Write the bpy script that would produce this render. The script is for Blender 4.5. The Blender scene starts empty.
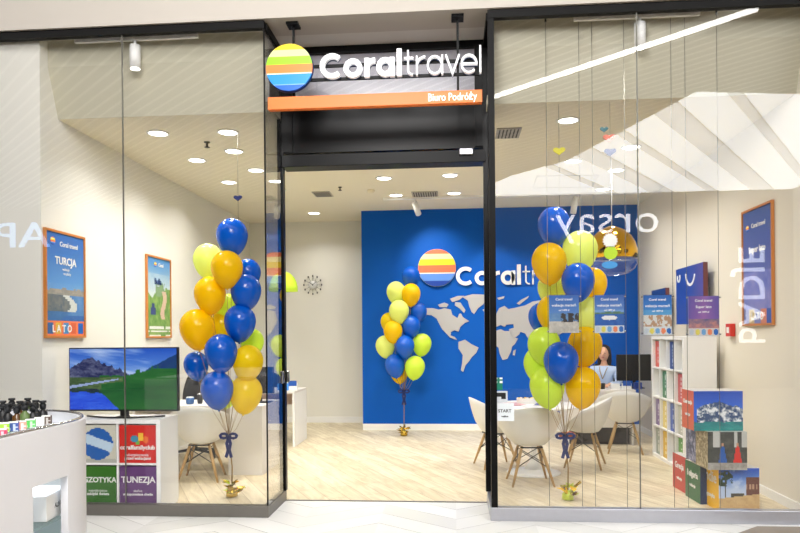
import bpy, bmesh, math, random
from math import sin, cos, pi, radians
from mathutils import Vector, Matrix
random.seed(7)
S = bpy.context.scene
COL = S.collection

# ------------------------------------------------------------------ camera
TH = radians(4.6); F = 680.0; CAMZ = 1.5; ROLL = 0.0085; VY = 335.0
cam_d = bpy.data.cameras.new('camera'); cam = bpy.data.objects.new('camera', cam_d); COL.objects.link(cam)
cam_d.sensor_width = 36; cam_d.lens = 36 * F / 800
cam_d.shift_y = (VY - 266.5) / 800
cam_d.clip_start = 0.05; cam_d.clip_end = 200
cam.matrix_world = (Matrix.Translation((0, 0, CAMZ)) @ Matrix.Rotation(TH, 4, 'Z') @ Matrix.Rotation(pi/2, 4, 'X')
                    @ Matrix.Rotation(-ROLL, 4, 'Z'))
S.camera = cam
# ------------------------------------------------------------------ world, exposure
S.view_settings.view_transform = 'Standard'; S.view_settings.look = 'None'
S.view_settings.exposure = 0.0; S.view_settings.gamma = 1.0; S.view_settings.use_curve_mapping = False
W = bpy.data.worlds.new('world'); S.world = W; W.use_nodes = True
W.node_tree.nodes['Background'].inputs[0].default_value = (0.93, 0.965, 1.0, 1)
W.node_tree.nodes['Background'].inputs[1].default_value = 7.5
LAMP_W = 10.5        # each downlight
SPOT_W = 46.0
for _x, _y, _sx, _sy, _e, _t in ((-1, 4.1, 15, 1.1, 150, 30), (-0.9, 1.0, 1.9, 3.6, 540, 28)):     # unseen fills added to brighten the shopfront from the corridor side
    _ml = bpy.data.lights.new('mall_fill_light', 'AREA'); _ml.shape = 'RECTANGLE'; _ml.size = _sx; _ml.size_y = _sy; _ml.energy = _e; _ml.color = (1, 0.98, 0.96)
    _mo = bpy.data.objects.new('mall_fill_light', _ml); COL.objects.link(_mo); _mo.location = (_x, _y, 5.0 if _t == 28 else 5.2); _mo.rotation_euler = (radians(_t), 0, 0)
S.cycles.max_bounces = 8; S.cycles.transparent_max_bounces = 24
S.cycles.sample_clamp_indirect = 6.0; S.cycles.caustics_reflective = False; S.cycles.caustics_refractive = False

# ------------------------------------------------------------------ measuring helpers: a pixel and one known plane give a point
def ray(px, py):
    u, v = px - 400, py - VY
    c, s = cos(ROLL), sin(ROLL)
    a = u * c - v * s; b = -(u * s) - v * c
    # inverse of u = a c - b s ; v = -a s - b c
    a = u * c - v * s
    b = -u * s - v * c
    xr, z = a / F, b / F
    return Vector((-sin(TH) + xr * cos(TH), cos(TH) + xr * sin(TH), z))
def onY(px, py, Y): r = ray(px, py); t = Y / r.y; return Vector((r.x * t, Y, CAMZ + r.z * t))
def onX(px, py, X): r = ray(px, py); t = X / r.x; return Vector((X, r.y * t, CAMZ + r.z * t))
def onZ(px, py, Z): r = ray(px, py); t = (Z - CAMZ) / r.z; return Vector((r.x * t, r.y * t, Z))

# ------------------------------------------------------------------ materials
def lin(c):
    if isinstance(c, str): c = tuple(int(c[i:i+2], 16) for i in (0, 2, 4))
    out = []
    for x in c[:3]:
        x = x / 255.0
        out.append(x / 12.92 if x <= 0.04045 else ((x + 0.055) / 1.055) ** 2.4)
    return tuple(out)
def mat(name, color, rough=0.5, metal=0.0, spec=0.5, emit=None, es=0.0, noise=0.0, nscale=8.0, bump=0.0, trans=0.0, coat=0.0):
    m = bpy.data.materials.new(name); m.use_nodes = True
    nt = m.node_tree; b = nt.nodes['Principled BSDF']
    c = lin(color) if (isinstance(color, str) or max(color) > 1.001) else tuple(color)
    b.inputs['Base Color'].default_value = (*c, 1); b.inputs['Roughness'].default_value = rough
    b.inputs['Metallic'].default_value = metal; b.inputs['Specular IOR Level'].default_value = spec
    if coat: b.inputs['Coat Weight'].default_value = coat; b.inputs['Coat Roughness'].default_value = 0.05
    if emit is not None:
        e = lin(emit) if isinstance(emit, str) else emit
        b.inputs['Emission Color'].default_value = (*e, 1); b.inputs['Emission Strength'].default_value = es
    if noise or bump:
        tc = nt.nodes.new('ShaderNodeTexCoord'); n = nt.nodes.new('ShaderNodeTexNoise')
        n.inputs['Scale'].default_value = nscale; n.inputs['Detail'].default_value = 4
        nt.links.new(tc.outputs['Object'], n.inputs['Vector'])
        if noise:
            r = nt.nodes.new('ShaderNodeMixRGB'); r.blend_type = 'MULTIPLY'; r.inputs[1].default_value = (*c, 1)
            mp = nt.nodes.new('ShaderNodeMapRange'); mp.inputs['To Min'].default_value = 1 - noise; mp.inputs['To Max'].default_value = 1 + noise * 0.5
            nt.links.new(n.outputs['Fac'], mp.inputs['Value']); nt.links.new(mp.outputs[0], r.inputs[2]); r.inputs[0].default_value = 1
            nt.links.new(r.outputs[0], b.inputs['Base Color'])
        if bump:
            bp = nt.nodes.new('ShaderNodeBump'); bp.inputs['Strength'].default_value = bump; bp.inputs['Distance'].default_value = 0.01
            nt.links.new(n.outputs['Fac'], bp.inputs['Height']); nt.links.new(bp.outputs[0], b.inputs['Normal'])
    if trans:
        tr = nt.nodes.new('ShaderNodeBsdfTranslucent'); tr.inputs[0].default_value = (*c, 1)
        mx = nt.nodes.new('ShaderNodeMixShader'); mx.inputs[0].default_value = trans
        out = nt.nodes['Material Output']
        nt.links.new(b.outputs[0], mx.inputs[1]); nt.links.new(tr.outputs[0], mx.inputs[2]); nt.links.new(mx.outputs[0], out.inputs[0])
    return m
def glass_mat(name, base=0.03, tint=(1, 1, 1)):
    m = bpy.data.materials.new(name); m.use_nodes = True; nt = m.node_tree; nt.nodes.remove(nt.nodes['Principled BSDF'])
    out = nt.nodes['Material Output']
    t = nt.nodes.new('ShaderNodeBsdfTransparent'); t.inputs[0].default_value = (*tint, 1)
    g = nt.nodes.new('ShaderNodeBsdfGlossy'); g.inputs['Roughness'].default_value = 0.0
    ge = nt.nodes.new('ShaderNodeNewGeometry'); dp = nt.nodes.new('ShaderNodeVectorMath'); dp.operation = 'DOT_PRODUCT'
    nt.links.new(ge.outputs['Incoming'], dp.inputs[0]); nt.links.new(ge.outputs['True Normal'], dp.inputs[1])
    def mth(op, a, b=None):
        n = nt.nodes.new('ShaderNodeMath'); n.operation = op
        for i, v in enumerate((a, b)):
            if v is None: continue
            if isinstance(v, (int, float)): n.inputs[i].default_value = v
            else: nt.links.new(v, n.inputs[i])
        return n
    r0 = 0.04 + base
    pw = mth('POWER', mth('SUBTRACT', 1.0, mth('ABSOLUTE', dp.outputs['Value']).outputs[0]).outputs[0], 5.0)
    lw = mth('MULTIPLY', pw.outputs[0], 1-r0)
    ad = nt.nodes.new('ShaderNodeMath'); ad.operation = 'ADD'; ad.inputs[1].default_value = r0; ad.use_clamp = True
    mx = nt.nodes.new('ShaderNodeMixShader')
    nt.links.new(lw.outputs[0], ad.inputs[0]); nt.links.new(ad.outputs[0], mx.inputs[0])
    nt.links.new(t.outputs[0], mx.inputs[1]); nt.links.new(g.outputs[0], mx.inputs[2]); nt.links.new(mx.outputs[0], out.inputs[0])
    return m
def attr_mat(name, rough=0.4, emit=0.0, spec=0.4):
    m = bpy.data.materials.new(name); m.use_nodes = True; nt = m.node_tree; b = nt.nodes['Principled BSDF']
    a = nt.nodes.new('ShaderNodeAttribute'); a.attribute_name = 'print'
    nt.links.new(a.outputs['Color'], b.inputs['Base Color']); b.inputs['Roughness'].default_value = rough
    b.inputs['Specular IOR Level'].default_value = spec
    if emit:
        b.inputs['Base Color'].default_value = (0.01, 0.01, 0.01, 1); nt.links.remove(b.inputs['Base Color'].links[0])
        nt.links.new(a.outputs['Color'], b.inputs['Emission Color']); b.inputs['Emission Strength'].default_value = emit
    return m
def nodes_mat(name, rough=0.45, spec=0.4):
    m = bpy.data.materials.new(name); m.use_nodes = True; nt = m.node_tree; b = nt.nodes['Principled BSDF']
    b.inputs['Roughness'].default_value = rough; b.inputs['Specular IOR Level'].default_value = spec
    tc = nt.nodes.new('ShaderNodeTexCoord')
    def N(t, **kw):
        n = nt.nodes.new(t)
        for k, v in kw.items(): setattr(n, k, v)
        return n
    return m, nt, b, tc, N

M = {}
M['cream'] = mat('cream_wall', (236, 231, 220), 0.85, noise=0.03, nscale=2)
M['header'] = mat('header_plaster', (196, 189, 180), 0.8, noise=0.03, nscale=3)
M['wall'] = mat('shop_wall_paint', (231, 229, 220), 0.85, noise=0.02, nscale=2)
M['wallr'] = mat('shop_right_wall_paint', (233, 226, 211), 0.85, noise=0.02, nscale=2)
M['blue'] = mat('blue_wall_paint', (0, 88, 186), 0.65, spec=0.2, noise=0.03, nscale=3)
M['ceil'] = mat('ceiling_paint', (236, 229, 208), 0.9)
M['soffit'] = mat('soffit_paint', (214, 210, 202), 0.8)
M['black'] = mat('black_frame', (9, 9, 10), 0.4, spec=0.15)
M['blackm'] = mat('black_plastic', (14, 14, 16), 0.5)
M['fascia'] = mat('black_gloss_fascia', (14, 14, 15), 0.3, spec=0.12)
M['dframe'] = mat('dark_bronze_frame', (11, 10, 10), 0.45, spec=0.15)
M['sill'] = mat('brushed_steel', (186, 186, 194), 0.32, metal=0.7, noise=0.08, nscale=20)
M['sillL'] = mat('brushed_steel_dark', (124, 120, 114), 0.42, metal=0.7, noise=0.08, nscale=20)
M['steel'] = mat('polished_steel', (200, 200, 202), 0.2, metal=1.0)
M['white'] = mat('white_plastic', (240, 240, 238), 0.4)
M['wboard'] = mat('white_board', (244, 244, 242), 0.45, noise=0.03, nscale=6)
M['deskw'] = mat('desk_white', (226, 222, 216), 0.5)
M['shell'] = mat('chair_shell', (224, 223, 219), 0.4)
M['wood'] = mat('pale_beech', (186, 152, 100), 0.5, noise=0.15, nscale=14)
M['lamp'] = mat('lamp_diffuser', (255, 250, 240), 0.4, emit=(1, 0.95, 0.86), es=9.0)
M['led'] = mat('led_strip', (255, 255, 255), 0.4, emit=(1, 0.99, 0.97), es=16.0)
M['signw'] = mat('sign_white', (250, 250, 252), 0.3, emit=(1, 1, 1), es=0.35)
M['signlit'] = mat('opposite_sign_lit', (250, 250, 252), 0.3, emit=(1, 1, 1), es=7.0)
M['signblue'] = mat('opposite_sign_blue_lit', (200, 220, 255), 0.3, emit=(0.35, 0.6, 1.0), es=5.0)
M['gold'] = mat('gold_mirror', (226, 176, 44), 0.08, metal=1.0)
M['foilg'] = mat('gold_foil', (200, 170, 70), 0.25, metal=0.8)
M['foill'] = mat('lime_foil', (190, 205, 40), 0.3, metal=0.3)
M['navy'] = mat('navy_ribbon', (12, 34, 96), 0.4)
M['orange'] = mat('orange', (250, 128, 52), 0.45)
M['orangef'] = mat('orange_frame', (200, 128, 62), 0.35)
M['glass'] = glass_mat('shop_glass', 0.009)
M['glassr'] = glass_mat('door_return_glass', 0.2)
M['acrylic'] = glass_mat('clear_acrylic', 0.02, (0.95, 0.97, 0.99))
M['print'] = attr_mat('printed_sheet', 0.35)
M['tvs'] = attr_mat('tv_picture', 0.2, emit=1.0)
M['wire'] = mat('steel_wire', (120, 118, 110), 0.4, metal=0.6)
M['continent'] = mat('map_panel', (180, 179, 180), 0.6)
M['red'] = mat('alarm_red', (206, 40, 24), 0.4)
M['bluelt'] = mat('sky_blue', (70, 150, 235), 0.45)
M['skin'] = mat('skin', (222, 170, 140), 0.5)
M['hair'] = mat('dark_hair', (38, 28, 24), 0.5)
M['shirt'] = mat('light_blue_shirt', (190, 208, 236), 0.7)
M['trouser'] = mat('dark_trousers', (30, 32, 44), 0.8)
M['ball_blue'] = mat('balloon_blue', (0, 92, 206), 0.16, spec=0.5, trans=0.15)
M['ball_orange'] = mat('balloon_amber', (255, 216, 6), 0.2, spec=0.4, trans=0.42)
M['ball_yellow'] = mat('balloon_yellow', (255, 228, 20), 0.2, spec=0.4, trans=0.42)
M['ball_pale'] = mat('balloon_pale_lime', (246, 255, 146), 0.2, spec=0.4, trans=0.42)
M['ball_lime'] = mat('balloon_lime', (232, 255, 90), 0.2, spec=0.4, trans=0.42)
M['string'] = mat('balloon_ribbon_string', (150, 120, 70), 0.5)
M['vent'] = mat('vent_grey', (170, 166, 156), 0.6)
M['dark'] = mat('dark_slot', (60, 58, 54), 0.7)
M['desksh'] = mat('underdesk_shade', (40, 38, 46), 0.6)  # shade below the service desk, put into the colour
M['grey'] = mat('transom_grey', (206, 206, 218), 0.15, spec=0.6)

def wood_floor():
    m, nt, b, tc, N = nodes_mat('oak_plank_floor', 0.42, 0.35)
    mp = N('ShaderNodeMapping'); mp.inputs['Rotation'].default_value = (0, 0, radians(62)); nt.links.new(tc.outputs['Object'], mp.inputs[0])
    br = N('ShaderNodeTexBrick'); br.offset = 0.37
    br.inputs['Color1'].default_value = (*lin((234, 223, 196)), 1); br.inputs['Color2'].default_value = (*lin((216, 202, 172)), 1)
    br.inputs['Mortar'].default_value = (*lin((176, 156, 124)), 1); br.inputs['Scale'].default_value = 1.0
    br.inputs['Mortar Size'].default_value = 0.0025; br.inputs['Brick Width'].default_value = 1.2; br.inputs['Row Height'].default_value = 0.17
    nt.links.new(mp.outputs[0], br.inputs['Vector'])
    m2 = N('ShaderNodeMapping'); m2.inputs['Scale'].default_value = (1.6, 9, 1); nt.links.new(mp.outputs[0], m2.inputs[0])
    n = N('ShaderNodeTexNoise'); n.inputs['Scale'].default_value = 1.6; n.inputs['Detail'].default_value = 7; n.inputs['Roughness'].default_value = 0.6; n.inputs['Distortion'].default_value = 0.8
    nt.links.new(m2.outputs[0], n.inputs['Vector'])
    r = N('ShaderNodeValToRGB'); r.color_ramp.elements[0].position = 0.32; r.color_ramp.elements[0].color = (0.72, 0.66, 0.56, 1)
    r.color_ramp.elements[1].position = 0.62; r.color_ramp.elements[1].color = (1.05, 1.04, 1.02, 1)
    nt.links.new(n.outputs['Fac'], r.inputs[0])
    mx = N('ShaderNodeMixRGB', blend_type='MULTIPLY'); mx.inputs[0].default_value = 0.75
    nt.links.new(br.outputs['Color'], mx.inputs[1]); nt.links.new(r.outputs[0], mx.inputs[2]); nt.links.new(mx.outputs[0], b.inputs['Base Color'])
    return m
def chevron_floor():
    m, nt, b, tc, N = nodes_mat('chevron_stone_tile', 0.3, 0.4)
    sx = N('ShaderNodeSeparateXYZ'); nt.links.new(tc.outputs['Object'], sx.inputs[0])
    def mt(op, a, c=None):
        n = N('ShaderNodeMath', operation=op)
        for i, v in enumerate((a, c)):
            if v is None: continue
            if isinstance(v, (int, float)): n.inputs[i].default_value = v
            else: nt.links.new(v, n.inputs[i])
        return n.outputs[0]
    W_ = 0.62
    fx = mt('FRACT', mt('DIVIDE', sx.outputs['X'], W_ * 2))
    tri = mt('MULTIPLY', mt('ABSOLUTE', mt('SUBTRACT', fx, 0.5)), W_ * 2 * 0.75)
    v = mt('ADD', sx.outputs['Y'], tri)
    fr = mt('FRACT', mt('DIVIDE', v, 0.30))
    l1 = mt('LESS_THAN', fr, 0.022)
    cell = mt('FLOOR', mt('DIVIDE', v, 0.30)); colx = mt('FLOOR', mt('DIVIDE', sx.outputs['X'], W_))
    wn = N('ShaderNodeTexWhiteNoise', noise_dimensions='2D'); cb = N('ShaderNodeCombineXYZ'); nt.links.new(cell, cb.inputs[0]); nt.links.new(colx, cb.inputs[1]); nt.links.new(cb.outputs[0], wn.inputs['Vector'])
    r = N('ShaderNodeValToRGB'); r.color_ramp.elements[0].color = (*lin((226, 225, 220)), 1); r.color_ramp.elements[1].color = (*lin((242, 241, 238)), 1)
    nt.links.new(wn.outputs['Value'], r.inputs[0])
    # only some joints are dark, as in worn grout
    n = N('ShaderNodeTexNoise'); n.inputs['Scale'].default_value = 1.3; nt.links.new(tc.outputs['Object'], n.inputs['Vector'])
    gd = N('ShaderNodeMapRange'); gd.inputs['From Min'].default_value = 0.42; gd.inputs['From Max'].default_value = 0.6; nt.links.new(n.outputs['Fac'], gd.inputs['Value'])
    fac = mt('MULTIPLY', l1, mt('ADD', mt('MULTIPLY', gd.outputs[0], 0.55), 0.4))
    mx = N('ShaderNodeMixRGB'); nt.links.new(fac, mx.inputs[0]); nt.links.new(r.outputs[0], mx.inputs[1]); mx.inputs[2].default_value = (*lin((120, 116, 110)), 1)
    nt.links.new(mx.outputs[0], b.inputs['Base Color'])
    return m
def slat_ceiling():
    m, nt, b, tc, N = nodes_mat('slatted_mall_ceiling', 0.7, 0.2)
    mp = N('ShaderNodeMapping'); mp.inputs['Rotation'].default_value = (0, 0, radians(-43)); nt.links.new(tc.outputs['Object'], mp.inputs[0])
    sx = N('ShaderNodeSeparateXYZ'); nt.links.new(mp.outputs[0], sx.inputs[0])
    d = N('ShaderNodeMath', operation='DIVIDE'); nt.links.new(sx.outputs['Y'], d.inputs[0]); d.inputs[1].default_value = 0.19
    f = N('ShaderNodeMath', operation='FRACT'); nt.links.new(d.outputs[0], f.inputs[0])
    r = N('ShaderNodeValToRGB'); r.color_ramp.interpolation = 'LINEAR'
    e = r.color_ramp.elements; e[0].position = 0.0; e[0].color = (0.95, 0.94, 0.9, 1); e[1].position = 0.16; e[1].color = (0.95, 0.94, 0.9, 1)
    k = e.new(0.24); k.color = (0.14, 0.135, 0.12, 1); k = e.new(0.92); k.color = (0.20, 0.19, 0.17, 1); k = e.new(1.0); k.color = (0.95, 0.94, 0.9, 1)
    nt.links.new(f.outputs[0], r.inputs[0]); nt.links.new(r.outputs[0], b.inputs['Base Color'])
    return m
M['opp'] = mat('opposite_shopfront', (52, 50, 48), 0.5)
M['floor'] = wood_floor(); M['tile'] = chevron_floor(); M['slats'] = slat_ceiling()

# ------------------------------------------------------------------ mesh builder
class MB:
    def __init__(s): s.v = []; s.f = []; s.mi = []; s.mats = []; s.sm = []
    def _m(s, m):
        if m is None: m = s.mats[0] if s.mats else None
        if m not in s.mats: s.mats.append(m)
        return s.mats.index(m)
    def add(s, vs, fs, m=None, smooth=False, T=None):
        o = len(s.v)
        for p in vs:
            p = Vector(p); s.v.append(T @ p if T is not None else p)
        k = s._m(m)
        for f in fs: s.f.append([o + i for i in f]); s.mi.append(k); s.sm.append(smooth)
        return s
    def box(s, x0, x1, y0, y1, z0, z1, m=None, T=None):
        vs = [(x0,y0,z0),(x1,y0,z0),(x1,y1,z0),(x0,y1,z0),(x0,y0,z1),(x1,y0,z1),(x1,y1,z1),(x0,y1,z1)]
        return s.add(vs, [(0,3,2,1),(4,5,6,7),(0,1,5,4),(1,2,6,5),(2,3,7,6),(3,0,4,7)], m, False, T)
    def cbox(s, c, d, m=None, T=None):
        return s.box(c[0]-d[0]/2, c[0]+d[0]/2, c[1]-d[1]/2, c[1]+d[1]/2, c[2]-d[2]/2, c[2]+d[2]/2, m, T)
    def lathe(s, prof, n=24, m=None, T=None, smooth=True, c=(0,0,0)):
        vs = []; fs = []
        for r, z in prof:
            for k in range(n): a = 2*pi*k/n; vs.append((c[0]+r*cos(a), c[1]+r*sin(a), c[2]+z))
        for i in range(len(prof)-1):
            for k in range(n):
                k2 = (k+1) % n; fs.append((i*n+k, i*n+k2, (i+1)*n+k2, (i+1)*n+k))
        fs.append(tuple(reversed(range(n)))); fs.append(tuple((len(prof)-1)*n + k for k in range(n)))
        return s.add(vs, fs, m, smooth, T)
    def tube(s, pts, r, n=8, m=None, T=None, smooth=True):
        pts = [Vector(p) for p in pts]; rs = r if isinstance(r, (list, tuple)) else [r]*len(pts)
        vs = []; fs = []; up = None
        for i, p in enumerate(pts):
            t = (pts[min(i+1, len(pts)-1)] - pts[max(i-1, 0)]).normalized()
            if up is None: up = Vector((0,0,1)) if abs(t.z) < 0.9 else Vector((1,0,0))
            a = t.cross(up).normalized(); b = a.cross(t).normalized(); up = b
            for k in range(n): q = 2*pi*k/n; vs.append(p + a*(rs[i]*cos(q)) + b*(rs[i]*sin(q)))
        for i in range(len(pts)-1):
            for k in range(n):
                k2 = (k+1) % n; fs.append((i*n+k, (i+1)*n+k, (i+1)*n+k2, i*n+k2))
        fs.append(tuple(range(n))); fs.append(tuple(reversed([(len(pts)-1)*n+k for k in range(n)])))
        return s.add(vs, fs, m, smooth, T)
    def ell(s, c, r, nu=16, nv=10, m=None, T=None):
        vs = []; fs = []
        for i in range(nv+1):
            a = -pi/2 + pi*i/nv; a = max(-pi/2+0.001, min(pi/2-0.001, a))
            for k in range(nu): q = 2*pi*k/nu; vs.append((c[0]+r[0]*cos(a)*cos(q), c[1]+r[1]*cos(a)*sin(q), c[2]+r[2]*sin(a)))
        for i in range(nv):
            for k in range(nu):
                k2 = (k+1) % nu; fs.append((i*nu+k, i*nu+k2, (i+1)*nu+k2, (i+1)*nu+k))
        return s.add(vs, fs, m, True, T)
    def prism(s, poly, y0, y1, m=None, T=None):          # polygon in x,z pushed along y
        n = len(poly); vs = [(p[0], y0, p[1]) for p in poly] + [(p[0], y1, p[1]) for p in poly]
        fs = [tuple(range(n)), tuple(reversed(range(n, 2*n)))] + [(i, i+n, (i+1) % n + n, (i+1) % n) for i in range(n)]
        return s.add(vs, fs, m, False, T)
    def ribbon(s, pts, w, y0, y1, closed=False, m=None, T=None):   # stroke in x,z with depth
        P = [Vector((p[0], p[1])) for p in pts]; n = len(P); L = []; R = []
        for i in range(n):
            if closed: a, b = P[(i-1) % n], P[(i+1) % n]
            else: a, b = P[max(i-1, 0)], P[min(i+1, n-1)]
            d1 = (P[i]-a); d2 = (b-P[i])
            if d1.length < 1e-9: d1 = d2
            if d2.length < 1e-9: d2 = d1
            d1.normalize(); d2.normalize(); t = (d1+d2).normalized(); nn = Vector((-t.y, t.x))
            k = 1/max(0.35, nn.dot(Vector((-d1.y, d1.x))))
            L.append(P[i] + nn*w/2*k); R.append(P[i] - nn*w/2*k)
        vs = []
        for i in range(n): vs += [(L[i].x, y0, L[i].y), (R[i].x, y0, R[i].y), (R[i].x, y1, R[i].y), (L[i].x, y1, L[i].y)]
        fs = []
        for i in range(n if closed else n-1):
            j = (i+1) % n
            for k in range(4): k2 = (k+1) % 4; fs.append((i*4+k, i*4+k2, j*4+k2, j*4+k))
        if not closed: fs += [(3,2,1,0), tuple((n-1)*4+k for k in range(4))]
        return s.add(vs, fs, m, False, T)
    def build(s, name, m=None, parent=None, loc=None, rz=None, bevel=0, colors=None):
        me = bpy.data.meshes.new(name)
        if loc is not None:
            pass
        me.from_pydata([tuple(v) for v in s.v], [], s.f)
        mats = [x for x in s.mats if x is not None]
        if m is not None and (not mats): me.materials.append(m)
        else:
            for x in s.mats: me.materials.append(x if x is not None else m)
            me.polygons.foreach_set('material_index', s.mi)
        me.polygons.foreach_set('use_smooth', s.sm)
        me.update()
        bm = bmesh.new(); bm.from_mesh(me); bmesh.ops.recalc_face_normals(bm, faces=bm.faces); bm.to_mesh(me); bm.free()
        o = bpy.data.objects.new(name, me); COL.objects.link(o)
        if parent is not None: o.parent = parent
        if loc is not None: o.location = loc
        if rz is not None: o.rotation_euler.z = rz
        if bevel:
            b = o.modifiers.new('bevel', 'BEVEL'); b.width = bevel; b.segments = 2; b.limit_method = 'ANGLE'
        return o

def tag(o, label=None, cat=None, group=None, kind=None):
    if label: o['label'] = label
    if cat: o['category'] = cat
    if group: o['group'] = group
    if kind: o['kind'] = kind
    return o
def empty(name, loc, label, cat, group=None, rz=0, kind=None):
    o = bpy.data.objects.new(name, None); COL.objects.link(o); o.location = loc; o.rotation_euler.z = rz
    o.empty_display_size = 0.1
    return tag(o, label, cat, group, kind)
def struct(o): o['kind'] = 'structure'; return o
def copy_tree(o, parent=None):
    c = o.copy(); COL.objects.link(c); c.parent = parent
    for ch in list(o.children): copy_tree(ch, c)
    return c
def text(name, s, size, m, parent=None, mw=None, bold=0.0, depth=0.004, align='LEFT', sx=1.0):
    cu = bpy.data.curves.new(name, 'FONT'); cu.body = s; cu.size = size; cu.extrude = depth; cu.offset = bold; cu.align_x = align
    cu.resolution_u = 3
    t = bpy.data.objects.new('tmp', cu); COL.objects.link(t); bpy.context.view_layer.update()
    dg = bpy.context.evaluated_depsgraph_get(); me = bpy.data.meshes.new_from_object(t.evaluated_get(dg))
    bpy.data.objects.remove(t); me.materials.clear(); me.materials.append(m)
    for v in me.vertices: v.co.x *= sx
    o = bpy.data.objects.new(name, me); COL.objects.link(o)
    if parent is not None: o.parent = parent
    if mw is not None: o.matrix_local = mw
    return o
RX90 = Matrix.Rotation(pi/2, 4, 'X')
def face_mw(loc, rz=0): return Matrix.Translation(loc) @ Matrix.Rotation(rz, 4, 'Z') @ RX90

# geometric sans lettering drawn with strokes
def arc(cx, cy, r, a0, a1, n=20, ry=None):
    ry = ry or r
    return [(cx + r*cos(radians(a0+(a1-a0)*i/n)), cy + ry*sin(radians(a0+(a1-a0)*i/n))) for i in range(n+1)]
def glyph(ch, w):
    h = w/2; r = 0.5-h
    if ch == 'C': R = 0.66-h; return 1.24, [(arc(0.66, 0.66, R, 48, 312), False)]
    if ch == 'o': return 1.0, [(arc(0.5, 0.5, r, 0, 342, 19), True)]
    if ch == 'a': return 0.97, [(arc(0.47, 0.5, min(r, 0.47-h), 0, 342, 19, r), True), ([(0.97-h, 0), (0.97-h, 1)], False)]
    if ch == 'r': return 0.62, [([(h, 0), (h, 1)], False), ([(h, 0.45)] + arc(0.56, 0.5, 0.56-h, 170, 90, 8, r), False)]
    if ch == 'l': return w, [([(h, 0), (h, 1.42)], False)]
    if ch == 't': return 0.6, [([(0.24, 1.32), (0.24, 0.3)] + arc(0.5, 0.28, 0.26, 190, 275, 6, 0.28-h), False), ([(0.0, 0.96-h), (0.56, 0.96-h)], False)]
    if ch == 'v': return 0.9, [([(h, 1), (0.45, 0.02), (0.9-h, 1)], False)]
    if ch == 'e': return 1.0, [([(h, 0.5), (1-h, 0.5)] + arc(0.5, 0.5, r, 8, 315, 20), False)]
def wordmark(mb, x0, z0, x1, xh, y0, y1, m=None, T=None):
    W_ = x1 - x0
    for word, w, f0, f1, gap in (('Coral', 0.255, 0.0, 0.512, 0.03), ('travel', 0.095, 0.527, 1.0, 0.13)):
        items = []; x = 0.0
        for ch in word: a, g = glyph(ch, w); items.append((x, g)); x += a + (gap if ch not in 'rv' or w < 0.2 and ch == 'x' else gap*0.3) + (0.09 if w > 0.2 and ch in 'oa' else 0)
        x -= gap + (0.0); k = W_*(f1-f0)/x
        for X, g in items:
            for pts, cl in g: mb.ribbon([(x0+W_*f0+(X+p[0])*k, z0+p[1]*xh) for p in pts], w*(xh*0.5+k*0.5), y0, y1, cl, m, T)
    return mb
def striped_disc(mb, cx, cz, r, y0, y1, bands, T=None, rim=None):
    for i, (t0, t1, m) in enumerate(bands):
        zt, zb = cz + r*(1-2*t0), cz + r*(1-2*t1)
        L = []; Rr = []
        for k in range(9):
            z = zt + (zb-zt)*k/8; hw = math.sqrt(max(0, r*r-(z-cz)**2)); L.append((cx-hw, z)); Rr.append((cx+hw, z))
        poly = Rr[::-1] + L
        clean = []
        for p in poly:
            if not clean or (abs(p[0]-clean[-1][0])+abs(p[1]-clean[-1][1])) > 1e-6: clean.append(p)
        if abs(clean[0][0]-clean[-1][0])+abs(clean[0][1]-clean[-1][1]) < 1e-6: clean.pop()
        mb.prism(clean, y0, y1, m, T)
    return mb

# printed pictures: a painter returns a colour for (u, v), v up
def paint_face(mb, cols, o, ux, vx, nu, nv, fn, m=None):
    vs = []; fs = []
    for j in range(nv+1):
        for i in range(nu+1): vs.append(Vector(o) + Vector(ux)*(i/nu) + Vector(vx)*(j/nv))
    for j in range(nv):
        for i in range(nu):
            fs.append((j*(nu+1)+i, j*(nu+1)+i+1, (j+1)*(nu+1)+i+1, (j+1)*(nu+1)+i))
            cols.append(lin(fn((i+0.5)/nu, (j+0.5)/nv)))
    mb.add(vs, fs, m)
def finish_paint(mb, cols, name, m, parent=None, loc=None, rz=None):
    me = bpy.data.meshes.new(name); me.from_pydata([tuple(v) for v in mb.v], [], mb.f); me.materials.append(m)
    ca = me.color_attributes.new('print', 'FLOAT_COLOR', 'CORNER')
    for p in me.polygons:
        c = cols[p.index]
        for li in p.loop_indices: ca.data[li].color = (*c, 1)
    o = bpy.data.objects.new(name, me); COL.objects.link(o)
    if parent is not None: o.parent = parent
    if loc is not None: o.location = loc
    if rz is not None: o.rotation_euler.z = rz
    return o
def painted_box(name, w, d, h, front, left=None, right=None, other=(235, 235, 235), res=110, parent=None, loc=(0,0,0), rz=0, m=None, x0=None):
    """box with its front at y=0 facing -y, centred on x, standing on z=0"""
    mb = MB(); cols = []; a = -w/2; b = w/2
    flat = lambda c: (lambda u, v: c)
    q = lambda L: max(2, int(L*res))
    def F_(p, o, ux, vx, lu, lv):
        if p is None: paint_face(mb, cols, o, ux, vx, 1, 1, flat(other))
        elif callable(p): paint_face(mb, cols, o, ux, vx, q(lu), q(lv), p)
        else: paint_face(mb, cols, o, ux, vx, 1, 1, flat(p))
    F_(front, (a,0,0), (w,0,0), (0,0,h), w, h)
    F_(left, (a,d,0), (0,-d,0), (0,0,h), d, h)
    F_(right, (b,0,0), (0,d,0), (0,0,h), d, h)
    F_(None, (b,d,0), (-w,0,0), (0,0,h), w, h)
    F_(None, (a,0,h), (w,0,0), (0,d,0), w, d)
    F_(None, (a,d,0), (w,0,0), (0,-d,0), w, d)
    return finish_paint(mb, cols, name, m or M['print'], parent, loc, rz)
def hsh(x, y=0.0): v = sin(x*127.1 + y*311.7)*43758.5453; return v - math.floor(v)
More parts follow.
